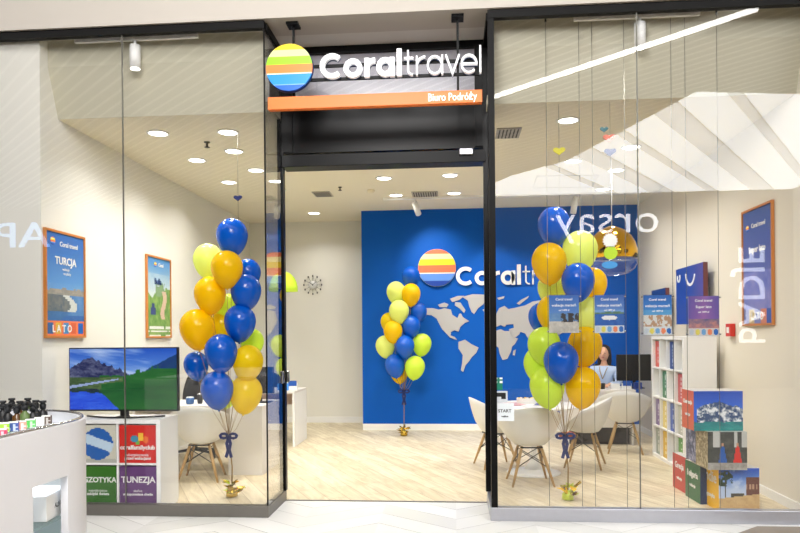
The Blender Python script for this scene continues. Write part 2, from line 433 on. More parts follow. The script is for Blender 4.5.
def vn(x, y):
    xi, yi = math.floor(x), math.floor(y); fx, fy = x-xi, y-yi; fx = fx*fx*(3-2*fx); fy = fy*fy*(3-2*fy)
    a = hsh(xi, yi)*(1-fx)+hsh(xi+1, yi)*fx; b = hsh(xi, yi+1)*(1-fx)+hsh(xi+1, yi+1)*fx
    return a*(1-fy)+b*fy
def fb(x, y): return 0.5*vn(x, y)+0.3*vn(x*2.1, y*2.1)+0.2*vn(x*4.3, y*4.3)
def mix(a, b, t): t = max(0, min(1, t)); return tuple(a[i]*(1-t)+b[i]*t for i in range(3))

# ================================================================== STRUCTURE
GY = 5.53; DY = 6.10; XL = -3.55; XR = 2.83; LX = -1.55; RX = 0.285; H = 3.47; TOP = 4.11; BY = 10.69; EY = 11.6
MZ = 5.3; MYB = -7.8; XG = -4.7
# floors
struct(MB().box(-18, 9, MYB, GY+0.02, -0.1, 0, M['tile']).box(LX-0.0, RX, GY+0.02, DY, -0.1, 0, M['tile']).build('floor_mall'))
struct(MB().box(XL, LX, GY+0.02, DY, -0.1, 0.0).box(RX, XR, GY+0.02, DY, -0.1, 0.0).box(XL, XR, DY, EY, -0.1, 0.0).build('floor', M['floor']))
M['brown'] = mat('brown_stone_tile', (142, 128, 108), 0.4, noise=0.1, nscale=5)
_A = onZ(757, 526.5, 0); _B = onZ(738, 534, 0); _mb = MB()
_pl = [(-18, MYB), (9, MYB), (9, _A.y), (_A.x, _A.y), (_B.x-0.35, _B.y-0.3), (_B.x-0.7, 4.3), (-18, 4.3)]
_mb.add([(p[0], p[1], 0.0) for p in _pl] + [(p[0], p[1], 0.003) for p in _pl], [tuple(reversed(range(7))), tuple(range(7, 14))] + [(i, (i+1) % 7, (i+1) % 7+7, i+7) for i in range(7)], M['brown'])
struct(_mb.build('floor_corridor'))
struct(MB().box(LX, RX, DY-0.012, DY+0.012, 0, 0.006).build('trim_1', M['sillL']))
# mall ceiling of slats with the skylight opening
hole = [(0.4, MYB), (0.8, -6.6), (1.4, -5.4), (2.5, -4.1), (3.83, 0.0), (9, -0.9)]
mb = MB()
def cpoly(pts, z0, z1, m):
    n = len(pts); vs = [(p[0], p[1], z0) for p in pts] + [(p[0], p[1], z1) for p in pts]
    mb.add(vs, [tuple(reversed(range(n))), tuple(range(n, 2*n))] + [(i, (i+1) % n, (i+1) % n+n, i+n) for i in range(n)], m)
xs = [-9]
cpoly([(-18, MYB), (0.4, MYB), (0.8, -6.6), (1.4, -5.4), (2.5, -4.1), (3.83, 0), (3.83, GY+0.3), (-18, GY+0.3)], MZ, MZ+0.1, M['slats'])
cpoly([(3.83, 0), (9, -0.9), (9, GY+0.3), (3.83, GY+0.3)], MZ, MZ+0.1, M['slats'])
struct(mb.build('ceiling_mall'))
mb = MB(); dv = Vector((4.8, -7.3, 0)).normalized(); nv_ = Vector((-dv.y, dv.x, 0))
for k in range(9):
    c = Vector((3.0, -2.5, MZ+0.22)) + nv_*(k*1.15-2.2)
    T = Matrix.Translation(c) @ Matrix.Rotation(math.atan2(dv.y, dv.x), 4, 'Z')
    mb.box(-9, 9, *((-0.26, 0.26) if k % 2 else (-0.1, 0.1)), -0.02, 0.02, None, T)
struct(mb.build('trim_2', mat('frosted_fins', (240,240,240), 0.6, trans=0.97)))
# mall walls (seen only as reflections in the panes)
struct(MB().box(-18, 9, MYB-0.2, MYB, 0, MZ, M['opp']).build('wall_opposite'))
struct(MB().box(-18.2, -18, MYB, GY, 0, MZ, M['header']).build('wall_mall_left'))
struct(MB().box(9, 9.2, MYB, GY, 0, MZ, M['header']).build('wall_mall_right'))
# front header wall and piers
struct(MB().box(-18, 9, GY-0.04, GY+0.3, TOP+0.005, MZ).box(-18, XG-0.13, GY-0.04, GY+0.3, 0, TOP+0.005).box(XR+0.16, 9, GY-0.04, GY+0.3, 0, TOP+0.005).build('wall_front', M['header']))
# recess soffit
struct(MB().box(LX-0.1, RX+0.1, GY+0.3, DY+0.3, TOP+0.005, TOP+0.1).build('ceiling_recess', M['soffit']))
# shop walls
struct(MB().box(XG-0.1, XL, GY+0.07, EY, 0, TOP+0.1).build('wall_left', M['wall']))
struct(MB().box(XR, XR+0.15, GY, EY, 0, TOP).build('wall_right', M['wallr']))
struct(MB().box(XL, XR, EY, EY+0.15, 0, H+0.1).build('wall_back', M['wall']))
struct(MB().box(-1.46, XR, BY, BY+0.15, 0, H).build('wall_blue', M['blue']))
# shop ceiling with the sloped bulkhead towards the panes
mb = MB()
mb.box(XL, LX-0.01, 5.87, EY, H, H+0.08).box(LX-0.01, RX+0.01, DY+0.06, EY, H, H+0.08).box(RX+0.01, XR, 5.87, EY, H, H+0.08)
struct(mb.build('ceiling', M['ceil'])); mb = MB()
for a, b in ((XL, LX-0.03), (RX+0.03, XR)):
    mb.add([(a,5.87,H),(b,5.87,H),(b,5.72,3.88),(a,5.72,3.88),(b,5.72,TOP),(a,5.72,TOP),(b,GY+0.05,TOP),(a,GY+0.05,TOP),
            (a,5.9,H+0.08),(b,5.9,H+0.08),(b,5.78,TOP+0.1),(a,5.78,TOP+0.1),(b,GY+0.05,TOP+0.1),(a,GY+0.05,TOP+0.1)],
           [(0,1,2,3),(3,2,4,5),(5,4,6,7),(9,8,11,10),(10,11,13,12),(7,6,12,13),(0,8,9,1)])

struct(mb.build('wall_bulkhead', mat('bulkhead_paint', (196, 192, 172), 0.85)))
struct(MB().box(LX-0.03, LX-0.02, 5.73, DY+0.05, H, TOP).build('trim_3', M['soffit']))
struct(MB().box(XL, XR, EY, EY+0.2, H+0.081, TOP+0.2).box(XL-0.1, XR+0.1, GY+0.3, EY+0.1, TOP+0.12, TOP+0.2).build('ceiling_slab', M['soffit']))
# baseboards
struct(MB().box(XL, -1.46, EY-0.015, EY, 0, 0.1).build('baseboard_back', M['white']))
struct(MB().box(-1.46, XR, BY-0.02, BY, 0, 0.1).build('baseboard_blue', M['white']))
struct(MB().box(XL, XL+0.015, GY+0.1, EY-0.02, 0, 0.08).build('baseboard_left', M['white']))
struct(MB().box(XR-0.015, XR, GY+0.1, BY-0.02, 0, 0.08).build('baseboard_right', M['white']))
# shop-front frames
JL = onY(124, 300, GY).x; JR = onY(639, 300, GY).x
fr = MB().box(XG-0.13, LX, GY-0.02, GY+0.04, TOP-0.06, TOP).box(LX-0.03, LX+0.01, GY+0.04, DY, TOP-0.06, TOP+0.002)
struct(fr.build('trim_4', M['dframe']))
struct(MB().box(RX, XR+0.13, GY-0.02, GY+0.04, TOP-0.065, TOP).box(RX-0.01, RX+0.03, GY+0.04, DY, TOP-0.06, TOP+0.002).build('trim_5', M['dframe']))
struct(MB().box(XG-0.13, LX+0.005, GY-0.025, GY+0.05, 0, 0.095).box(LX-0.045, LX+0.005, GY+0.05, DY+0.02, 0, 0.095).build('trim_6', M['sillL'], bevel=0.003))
struct(MB().box(RX-0.01, XR+0.2, GY-0.025, GY+0.05, 0, 0.105).box(RX-0.01, RX+0.045, GY+0.05, DY+0.02, 0, 0.105).build('trim_7', M['sill'], bevel=0.003))
struct(MB().box(RX, RX+0.05, GY-0.015, GY+0.045, 0.105, TOP-0.065).build('trim_8', M['dframe']))
struct(MB().box(XR-0.035, XR+0.16, GY-0.03, GY+0.05, 0.105, TOP-0.065).build('trim_9', M['black']))
struct(MB().box(LX-0.012, LX-0.002, GY-0.002, GY+0.012, 0.095, TOP-0.06).build('trim_10', M['black']))
struct(MB().box(LX-0.045, LX+0.012, DY-0.03, DY+0.03, 0.095, TOP-0.06).build('trim_11', M['fascia']))
struct(MB().box(RX-0.02, RX+0.045, DY-0.03, DY+0.03, 0.105, TOP-0.065).build('trim_12', M['fascia']))
struct(MB().box(XG-0.13, XG-0.03, GY-0.03, GY+0.05, 0.095, TOP-0.06).build('trim_13', M['black']))
# panes
def pane(n, x0, x1, y0, y1, z0, z1, m=None):
    return struct(MB().box(x0, x1, y0, y1, z0, z1).build('window_%d' % n, m or M['glass']))
pane(1, XG-0.03, JL-0.003, GY, GY+0.012, 0.095, TOP-0.06)
pane(2, JL+0.003, LX-0.012, GY, GY+0.012, 0.095, TOP-0.06)
pane(3, LX-0.014, LX-0.002, GY+0.014, DY-0.03, 0.095, TOP-0.06, M['glassr'])
pane(4, RX+0.05, JR-0.003, GY, GY+0.012, 0.105, TOP-0.065)
pane(5, JR+0.003, XR-0.035, GY, GY+0.012, 0.105, TOP-0.065)
pane(6, RX+0.012, RX+0.024, GY+0.05, DY-0.03, 0.105, TOP-0.065, M['glassr'])
for k, X in ((14, JL), (15, JR)):
    struct(MB().box(X-0.004, X+0.004, GY-0.001, GY+0.013, 0.1, TOP-0.063).build('trim_%d' % k, M['wire']))
# door head: transom, black fascia, sliding-door track
zt = lambda y: onY(385, y, DY).z
struct(MB().box(LX, RX, DY+0.02, DY+0.05, zt(103), TOP).build('wall_transom', M['grey']))
struct(MB().box(LX, RX, DY, DY+0.012, zt(103), TOP-0.02).build('window_7', glass_mat('transom_glass', 0.03)))
struct(MB().box(LX, RX, DY-0.03, DY+0.06, TOP-0.055, TOP+0.004).box(LX, RX, DY-0.02, DY+0.06, zt(106), zt(98))
       .box(RX-0.09, RX-0.021, DY-0.04, DY+0.05, zt(150), TOP-0.05).box(LX+0.013, LX+0.1, DY-0.035, DY+0.05, zt(150), zt(78)).build('trim_16', M['black']))
struct(MB().box(LX, RX, DY-0.02, DY+0.2, zt(151), zt(104)).build('trim_17', M['fascia']))
dt = MB().box(LX, RX, DY-0.05, DY+0.14, zt(165.5), zt(153.5)).build('trim_18', M['black'], bevel=0.004)
struct(dt)
pc = onY(0, 0, DY)
sens = MB().cbox((onY(466, 156, DY).x, DY-0.06, zt(156)), (0.12, 0.04, 0.055)).build('door_sensor', M['sill'], bevel=0.006)
tag(sens, 'small grey box-shaped sensor on the black door track', 'sensor')

# ================================================================== LIGHTS
def downlight(i, px, py, label):
    p = onZ(px, py, H)
    if i == 0 or True:
        t = empty('ceiling_light', (p.x, p.y, H), label, 'ceiling light', 'round recessed downlights in the shop ceiling')
        MB().lathe([(0.105, 0), (0.105, -0.008), (0.088, -0.010), (0.088, -0.002)], 24).build('rim', M['white'], t)
        MB().lathe([(0.086, -0.001), (0.086, -0.006)], 24).build('diffuser', M['lamp'], t)
        L = bpy.data.lights.new('lamp', 'AREA'); L.shape = 'DISK'; L.size = 0.16; L.energy = LAMP_W; L.color = (1, 0.975, 0.94)
        L.spread = radians(135)
        lo = bpy.data.objects.new('lamp', L); COL.objects.link(lo); lo.parent = t; lo.location = (0, 0, -0.013)
    return t
DL = [(158,133,'lit round downlight above the television, beside the left wall'),
      (228,132,'lit round downlight nearest the pane above the left balloons'),
      (234,151,'lit round downlight above left balloons, second row from the pane'),
      (197,160,'lit round downlight close to the left wall, second row'),
      (256,170,'lit round downlight beside the left door return glass'),
      (229,182,'lit round downlight deepest above the left balloon bunch'),
      (384,178,'lit downlight just inside the doorway, left one of the front pair'),
      (450,175,'lit downlight just inside the doorway, right one of the front pair'),
      (396,195,'lit downlight left of the pair nearer the blue wall'),
      (454,193,'lit downlight right of the pair nearer the blue wall'),
      (314,213,'lit round downlight above the clock near the back wall'),
      (568,120,'lit downlight nearest the pane above the right balloons'),
      (573,161,'lit downlight above the right balloon bunch, behind the nearest one'),
      (631,147,'lit downlight over the right display, near the paper heart garland'),
      (616,170,'lit downlight behind the navy paper heart'),
      (603,189,'lit downlight nearest the blue wall above the gold pendant')]
for i, (a, b, l) in enumerate(DL): downlight(i, a, b, l)

def spot_head(name, loc, tilt_to, label, group=None, power=0, L_=0.22, r=0.043, drop=0.07):
    t = empty(name, loc, label, 'spotlight', group)
    MB().tube([(0,0,0), (0,0,-drop)], 0.012, 8).build('stem', M['white'], t)
    d = (Vector(tilt_to) - Vector(loc)).normalized()
    a = Vector((0,0,-drop)) - d*0.03; b = a + d*L_
    MB().tube([a, b], r, 20).build('housing', M['white'], t)
    MB().tube([b - d*0.002, b + d*0.003], r*0.85, 20).build('lens', M['lamp'], t)
    if power:
        L = bpy.data.lights.new('lamp', 'SPOT'); L.energy = power; L.spot_size = radians(78); L.spot_blend = 0.9; L.shadow_soft_size = 0.04; L.color = (1, 0.96, 0.9)
        lo = bpy.data.objects.new('lamp', L); COL.objects.link(lo); lo.parent = t; lo.location = b + d*0.02
        lo.rotation_euler = d.to_track_quat('-Z', 'Y').to_euler()
    return t
RY = 9.7
a = onY(383, 201, RY); b = onY(640, 196, RY)
tag(MB().box(a.x, b.x, RY-0.018, RY+0.018, H-0.035, H).build('lighting_track', M['white']), 'long white lighting track on the ceiling in front of the blue wall', 'lighting track')
for px, tx, tz, lab in ((415, 437, 262, 'white tilted cylinder spotlight above the wall globe logo'),
                        (488, 500, 300, 'white cylinder spotlight behind the right door post'),
                        (575, 560, 300, 'white cylinder spotlight on the rear track above the right balloons')):
    p = onY(px, 203, RY)
    spot_head('track_spotlight', (p.x, RY, H-0.035), onY(tx, tz, BY), lab, 'spotlights on the rear track', SPOT_W)
for (x0, x1, sp, lab, lab2, dz) in ((75, 198, 135, 'short white lighting track above the television window', 'white cylinder spotlight hanging straight down in the left window', 0),
                               (574, 700, 640, 'white lighting track high in the right window', 'white cylinder spotlight hanging straight down in the right window', 0)):
    A = onY(x0, 40, 5.63); B = onY(x1, 38, 5.63)
    tag(MB().box(A.x, B.x, 5.615, 5.645, TOP-0.068, TOP-0.033).box(A.x+0.1, A.x+0.12, 5.62, 5.64, TOP-0.034, TOP).box(B.x-0.12, B.x-0.1, 5.62, 5.64, TOP-0.034, TOP).build('lighting_track', M['white']), lab, 'lighting track')
    P = onY(sp, 50, 5.63)
    spot_head('track_spotlight', (P.x, 5.63, TOP-0.068), (P.x, 5.63, 0), lab2, 'spotlights in the display windows', 30, 0.2, 0.045)
# bright linear lamp let into the mall ceiling between the slats
def refl(px, py, Z):
    p = onZ(px, py, Z); return Vector((p.x, 2*GY - p.y, Z))
A = refl(480, 99, MZ-0.02); B = refl(758, 5, MZ-0.02); A.z = B.z = MZ-0.055
tag(MB().tube([A, B], 0.035, 4).build('linear_light', M['led']), 'long thin bright line of light reflected in the right panes', 'light')

# vents, detectors
def vent(px0, px1, py, label):
    a = onZ(px0, py, H); b = onZ(px1, py, H); w = abs(b.x-a.x); t = empty('air_vent', ((a.x+b.x)/2, a.y, H), label, 'air vent')
    MB().box(-w/2, w/2, -0.16, 0.16, -0.012, 0).build('frame', M['vent'], t)
    mb = MB()
    n = int(w/0.035)
    for k in range(n): x = -w/2+0.03+(w-0.06)*k/max(1, n-1); mb.box(x-0.006, x+0.006, -0.14, 0.14, -0.016, -0.0121)
    mb.build('slot', M['dark'], t)
vent(412, 438, 194, 'slotted grey air vent in the ceiling between two downlights')
vent(496, 520, 133, 'dark slotted air vent in ceiling beside the right door post')
vent(314, 332, 194, 'faint pale air vent in the ceiling near left of doorway')
p = onZ(371, 190, H)
t = empty('smoke_detector', (p.x, p.y, H), 'round cream smoke detector on the ceiling inside the doorway', 'smoke detector')
MB().lathe([(0.05, 0), (0.05, -0.02), (0.035, -0.045), (0.01, -0.05)], 16).build('body', M['ceil'], t)
p = onZ(207, 142, H)
t = empty('sprinkler', (p.x, p.y, H), 'small dark sprinkler head on the ceiling above left balloons', 'sprinkler')
MB().lathe([(0.03, 0), (0.03, -0.008), (0.01, -0.01), (0.01, -0.05), (0.028, -0.052), (0.028, -0.056)], 12).build('body', M['dark'], t)
p = onZ(340, 187, H)
t = empty('sprinkler', (p.x, p.y, H), 'small sprinkler head in the ceiling seen through the doorway', 'sprinkler')
MB().lathe([(0.025, 0), (0.025, -0.008), (0.008, -0.01), (0.008, -0.04), (0.024, -0.042), (0.024, -0.046)], 12).build('body', M['dark'], t)
# access hatch outline
P4 = [onZ(x, y, H-0.002) for x, y in ((537,176),(599,175),(592,187),(533,188))]
mb = MB()
for i in range(4): mb.tube([P4[i], P4[(i+1) % 4]], 0.005, 4)
tag(mb.build('ceiling_hatch', M['vent']), 'thin rectangular hatch outline in the ceiling in front of the blue wall', 'hatch')

# ================================================================== MAIN HANGING SIGN
SY = GY + 0.06
sgn = empty('hanging_sign', onY(376, 98, SY), 'hanging travel agency sign with striped globe, white letters and orange bar above the doorway', 'sign')
so = sgn.location
def SP(px, py): p = onY(px, py, SY); return (p.x - so.x, p.z - so.z)
a = SP(269, 98); b = SP(482, 92); c = SP(269, 110.5); d = SP(482, 104.5)
zb = (a[1]+b[1])/2
MB().box(a[0], b[0], -0.04, 0.02, (c[1]+d[1])/2, (a[1]+b[1])/2).build('orange_bar', M['orange'], sgn, bevel=0.003)
t_ = text('lettering', 'Biuro Podróży', 0.088, M['signw'], sgn, face_mw((SP(427, 0)[0], -0.042, (c[1]+d[1])/2+0.022)), bold=0.0005, depth=0.002)
bx = max(v.co.x for v in t_.data.vertices); k = (SP(476, 0)[0]-SP(427, 0)[0])/bx
for v in t_.data.vertices: v.co.x *= k
C1 = [((0, .13), 'FAD200'), ((.13, .27), 'ECF2A0'), ((.27, .44), '9EDC0C'), ((.44, .62), 'F88A3C'), ((.62, .645), 'F5E9D8'), ((.645, .86), '0A96F8'), ((.86, .875), '8CC4F5'), ((.875, 1), '0066DC')]
bands = [(q[0][0], q[0][1], mat('sign_stripe', q[1], 0.35, emit=q[1], es=0.05)) for q in C1]
gc = SP(290.5, 69.5); gr = abs(SP(267.5, 69)[0]-SP(313.5, 69)[0])/2
g = MB(); striped_disc(g, gc[0], gc[1], gr, -0.05, -0.03, bands); g.build('globe', None, sgn)
MB().lathe([(gr*1.02, 0), (gr*1.02, 0.03)], 48, None, Matrix.Translation((gc[0], 0.0, gc[1])) @ RX90 ).build('globe_rim', mat('sign_navy_edge', (10, 40, 110), 0.4), sgn)
w = MB(); l0 = SP(321, 80); l1 = SP(481, 76)
z0 = (SP(350, 79.5)[1] + SP(450, 76)[1])/2; xh = SP(350, 60.5)[1]-SP(350, 79.3)[1]
wordmark(w, l0[0], z0, l1[0], xh, -0.05, -0.012); w.build('letters', M['signw'], sgn)
w = MB(); wordmark(w, l0[0], z0-0.004, l1[0], xh, -0.0118, 0.004); w.build('letter_backs', mat('sign_navy_back', (20, 40, 90), 0.4), sgn)
r_ = MB()
for yy in (64.5, 78):
    z = (SP(312, yy)[1]+SP(480, yy-3.5)[1])/2; r_.box(SP(300, 0)[0], SP(480, 0)[0], 0.006, 0.024, z-0.012, z+0.012)
r_.build('rail', M['black'], sgn)
for px in (292.5, 457.5):
    x = SP(px, 20)[0]; ztop = TOP + 0.005 - so.z
    rd = MB().box(x-0.009, x+0.009, 0.026, 0.044, zb-0.05, ztop-0.02).build('hanging_rod', M['black'], sgn)
    MB().box(x-0.05, x+0.05, -0.03, 0.09, ztop-0.02, ztop).build('mounting_plate', M['black'], rd)

# opposite shops' lit signs (seen mirrored in the panes)
def opp(px, py): r = ray(px, py); Yp = 2*GY-MYB-0.12; t = Yp/r.y; return Vector((r.x*t, MYB+0.12, CAMZ+r.z*t))
def opp_text(s, px_right, px_left, py_base, py_top, m, label, bold=0.0):
    A = opp(px_right, py_base); B = opp(px_left, py_base); Tt = opp(px_right, py_top)
    o = text('shop_sign', s, 1.0, m, None, None, bold, 0.05)
    xs = [v.co.x for v in o.data.vertices]; ys = [v.co.y for v in o.data.vertices]
    W0 = max(xs)-min(xs); x_min = min(xs)
    for v in o.data.vertices:
        v.co.x = (v.co.x-x_min)/W0*(A.x-B.x); v.co.y = (v.co.y)/max(0.1, max(ys))*(Tt.z-A.z)
    o.matrix_world = Matrix.Translation(A) @ Matrix.Rotation(pi, 4, 'Z') @ RX90
    tag(o, label, 'shop sign')
opp_text('orsay', 658, 556, 232, 213, M['signlit'], 'lit white lowercase shop sign, seen mirrored in the right panes', -0.012)
opp_text('APART', 49, -92, 247, 222, M['signblue'], 'pale blue lit shop sign, seen mirrored at the left edge', -0.01)
A = opp(736, 345); B = opp(763, 250)
o = text('shop_sign', 'bADJE', 1.0, mat('vertical_sign_lit', (250,250,252), 0.3, emit=(0.9,0.95,1), es=4.0), None, None, 0.0, 0.05)
xs = [v.co.x for v in o.data.vertices]; k = (opp(736, 250).z-A.z)/(max(xs)-min(xs))
for v in o.data.vertices: v.co.x *= k; v.co.y *= k*0.95
o.matrix_world = Matrix.Translation((A.x+0.1, MYB+0.12, A.z)) @ Matrix.Rotation(pi, 4, 'Z') @ RX90 @ Matrix.Rotation(radians(90), 4, 'Z')
tag(o, 'vertical lit white lettering, seen mirrored over the poster on the right wall', 'shop sign')

# ================================================================== BLUE WALL LOGO AND MAP
lg = empty('wall_logo', onY(437, 268, BY), 'striped globe and white wordmark mounted on the blue wall', 'logo')
lo = lg.location
def WP(px, py, Y=BY): p = onY(px, py, Y); return (p.x - lo.x, p.z - lo.z)
C2 = [((0, .13), 'F0724A'), ((.13, .27), 'FFF0A8'), ((.27, .43), 'FFDC1E'), ((.43, .63), 'F0724A'), ((.63, .66), 'F4E6DC'), ((.66, .85), '5A8EE0'), ((.85, 1), '0A3EA0')]
g = MB(); striped_disc(g, 0, 0, 18.6*BY/F, -0.045, -0.02, [(q[0][0], q[0][1], mat('logo_stripe', q[1], 0.5)) for q in C2]); g.build('globe', None, lg)
MB().lathe([(18.9*BY/F, 0), (18.9*BY/F, 0.02)], 40, None, Matrix.Translation((0, 0, 0)) @ RX90).build('globe_backing', mat('logo_rim', (150, 180, 220), 0.5), lg)
w = MB(); z0 = WP(500, 285)[1]; xh = WP(480, 271.5)[1]-WP(480, 285.6)[1]
wordmark(w, WP(453.5, 0)[0], z0, WP(581, 0)[0], xh, -0.04, 0.0); w.build('letters', M['white'], lg)
wm = empty('world_map', onY(500, 330, BY), 'grey world map of cut-out continents on the blue wall', 'wall map')
mo = wm.location
def cc(x, y): p = onY(420+x/5.33, 280+y/5.33, BY); return (p.x-mo.x, p.z-mo.z)
LAND = {'north_america': [(30,150),(70,150),(100,158),(130,150),(165,158),(172,185),(200,203),(208,180),(218,178),(228,197),(262,220),(240,228),(215,250),(205,275),(185,268),(165,276),(163,296),(185,303),(197,318),(185,316),(160,306),(140,285),(118,262),(103,235),(88,205),(62,188),(35,185)],
 'arctic_island': [(95,132),(130,120),(152,130),(143,145),(105,145)],
 'arctic_island.001': [(160,100),(200,85),(235,85),(212,105),(172,118)],
 'arctic_island.002': [(188,118),(215,120),(242,160),(235,177),(212,152),(185,135)],
 'greenland': [(225,90),(280,76),(345,78),(352,100),(337,130),(310,150),(288,182),(275,170),(262,140),(255,110)],
 'south_america': [(205,330),(240,318),(275,342),(312,360),(300,388),(275,412),(262,432),(242,455),(230,490),(218,480),(225,440),(228,400),(205,365)],
 'iceland': [(333,158),(352,152),(355,165),(340,168)],
 'svalbard': [(412,95),(450,86),(446,98),(420,106)],
 'novaya_zemlya': [(515,125),(540,105),(580,84),(576,95),(530,132)],
 'africa': [(380,275),(408,270),(430,262),(450,272),(478,272),(492,302),(522,312),(505,342),(490,355),(485,380),(465,420),(440,426),(425,395),(418,360),(395,345),(370,330),(360,300)],
 'madagascar': [(497,377),(511,370),(505,402),(494,400)],
 'eurasia': [(408,178),(422,150),(450,138),(470,155),(500,150),(560,135),(600,115),(640,108),(720,100),(790,112),(860,140),(850,182),(800,222),(780,270),(740,292),(700,272),(665,300),(640,262),(620,270),(600,300),(580,318),(560,285),(535,276),(528,290),(500,312),(480,285),(474,262),(500,255),(498,235),(460,238),(452,250),(430,240),(405,250),(395,232),(405,205)],
 'australia': [(740,350),(780,335),(820,345),(845,385),(820,415),(780,405),(745,410)]}
for k, v in LAND.items():
    MB().prism([cc(*p) for p in v], -0.014, -0.002).build(k, M['continent'], wm)

# clock on the back wall
p = onY(313, 285, EY)
ck = empty('wall_clock', (p.x, EY-0.01, p.z), 'round starburst wall clock with dark numerals on the cream back wall', 'clock')
mb = MB(); mb.lathe([(0.07, 0), (0.07, 0.02)], 24, None, Matrix.Rotation(pi/2, 4, 'X')); mb.build('face', M['white'], ck)
ry = MB()
for k in range(12):
    a = 2*pi*k/12; d = Vector((sin(a), 0, cos(a))); ry.tube([d*0.065+Vector((0,-0.008,0)), d*0.13+Vector((0,-0.008,0))], 0.003, 5)
    q = d*0.155; MB().box(q.x-0.010, q.x+0.010, -0.018, -0.004, q.z-0.016, q.z+0.016).build('numeral', M['dark'], ck)
ry.build('ray', M['wire'], ck)
MB().tube([(0,-0.024,0), (-0.06,-0.024,0.05)], 0.005, 5).build('hand', M['blackm'], ck)
MB().tube([(0,-0.024,0), (0.07,-0.024,0.06)], 0.004, 5).build('hand', M['blackm'], ck)
MB().ell((0,-0.022,0), (0.012,0.006,0.012), 10, 6).build('hub', M['blackm'], ck)

# ================================================================== POSTERS
def p_turcja(u, v):
    if v < 0.14:
        c = [(60,100,160),(224,180,60),(70,140,200),(216,100,66),(30,100,190)][min(4, int(u*5))]
        f = (u*5) % 1
        return c if 0.10 < f < 0.92 and 0.02 < v < 0.125 else (236,128,80)
    if v > 0.50: return mix((96,150,208), (62,112,186), (v-0.50)/0.4)
    if v > 0.40:
        h = 0.42+0.07*fb(u*6, 2.0)
        return mix((130,130,126), (176,166,150), fb(u*20, v*30)) if v < h else (104,154,208)
    x0_ = 0.52+0.20*sin((v-0.20)*17)
    if abs(u-x0_) < 0.07+0.05*vn(u*9, v*9) and v > 0.23: return (206,210,206)
    if u < x0_: return mix((70,90,110), (140,136,124), fb(u*16, v*22)) if v > 0.24 else mix((50,96,150), (84,130,180), fb(u*8, v*9))
    return mix((70,120,180), (110,150,196), fb(u*9, v*14)) if v > 0.20 else mix((40,86,160), (76,120,180), fb(u*8, v*9))
def p_bulg(u, v):
    c = mix((196,214,216), (70,136,200), (v-0.55)/0.45)
    if v < 0.80: c = mix(c, (214,222,220), 0.7*fb(u*4, v*6))
    g = 0.36+0.28*fb(u*4, 3)+0.14*u
    if v < g: c = mix((70,128,52), (168,190,110), fb(u*14, v*16))
    if 0.5 < v < 0.70 and abs(u-0.6) < 0.26 and fb(u*9, v*12) > 0.5: c = (130,160,120)
    if abs(u-0.70-0.06*sin(v*16)) < 0.09 and 0.22 < v < 0.58: c = (214,184,160)
    if abs(u-0.25) < 0.11 and 0.28 < v < 0.36: c = (54,72,126)
    if abs(u-0.25) < 0.05 and 0.36 < v < 0.41: c = (54,72,126)
    if v < 0.13 and (v*60) % 3 < 1.2 and hsh(math.floor(u*14), math.floor(v*20)) > 0.3: c = (232,236,226)
    return c
def p_right(u, v):
    if v < 0.13: return [(110,120,180),(200,180,130),(120,130,190),(210,130,100),(60,90,170)][min(4, int(u*5))]
    if v < 0.45: return mix((80,100,190), (170,160,206), fb(u*6, v*8))
    return mix((96,106,176), (76,100,166), (v-0.45)/0.5)
def framed_poster(X, side, pa, pb, z0, z1, fn, label, words):
    """pa, pb: depths of its near and far edges on the wall x = X"""
    w = pb-pa; h = z1-z0; cy = (pa+pb)/2
    rz = radians(90) if side > 0 else radians(-90)         # side>0: on the left wall looking to +x
    t = empty('framed_poster', (X, cy, z0), label, 'poster', None, rz)
    # local: front faces -y ; left wall: local -y must be +x
    fw = 0.02
    MB().box(-w/2, w/2, -0.025, 0, 0, fw).box(-w/2, w/2, -0.025, 0, h-fw, h).box(-w/2, -w/2+fw, -0.025, 0, fw, h-fw).box(w/2-fw, w/2, -0.025, 0, fw, h-fw).build('frame', M['orangef'], t)
    pr = painted_box('print', w-2*fw, 0.006, h-2*fw, fn, parent=t, loc=(0, -0.014, fw), res=60)
    for s, x, z, sz, m, bold in words:
        text('lettering', s, sz, m, t, face_mw((x*w, -0.017, z*h)), bold, 0.001, 'CENTER')
    return t
def words_globe(t, x, z, r):
    g = MB(); striped_disc(g, x, z, r, -0.018, -0.0145, [(q[0][0], q[0][1], mat('badge_stripe', q[1], 0.5)) for q in C2]); g.build('globe_badge', None, t)
PX = XL
t = framed_poster(PX+0.003, 1, 5.62, 6.26, 1.50, 2.46, p_turcja, 'orange framed blue holiday poster reading TURCJA on left wall', [('Coral travel', 0.08, 0.86, 0.06, M['white'], 0.001), ('TURCJA', 0.0, 0.69, 0.095, M['white'], 0.002), ('wakacje', 0.0, 0.635, 0.035, M['white'], 0), ('na plaży', 0.03, 0.595, 0.035, M['white'], 0), ('L A T O', -0.1, 0.055, 0.09, M['white'], 0.002)])
words_globe(t, -0.2, 0.86, 0.035)
t = framed_poster(PX+0.003, 1, 7.57, 8.24, 1.49, 2.46, p_bulg, 'orange framed poster with green meadow and sky on left wall above television', [('Coral', 0.08, 0.88, 0.06, M['white'], 0.001), ('Bulla', -0.05, 0.66, 0.10, mat('poster_navy_ink', (30,60,120), 0.5), 0.002)])
words_globe(t, -0.1, 0.87, 0.03)
t = framed_poster(XR-0.003, -1, 6.26, 6.90, 1.56, 2.67, p_right, 'orange framed violet blue poster on right wall beside the right display', [('Coral travel', 0.05, 0.83, 0.06, M['white'], 0.001), ('Super lato', 0.0, 0.62, 0.085, M['white'], 0.002), ('LATO', 0.0, 0.05, 0.1, M['white'], 0.002)])
words_globe(t, -0.2, 0.93, 0.03)

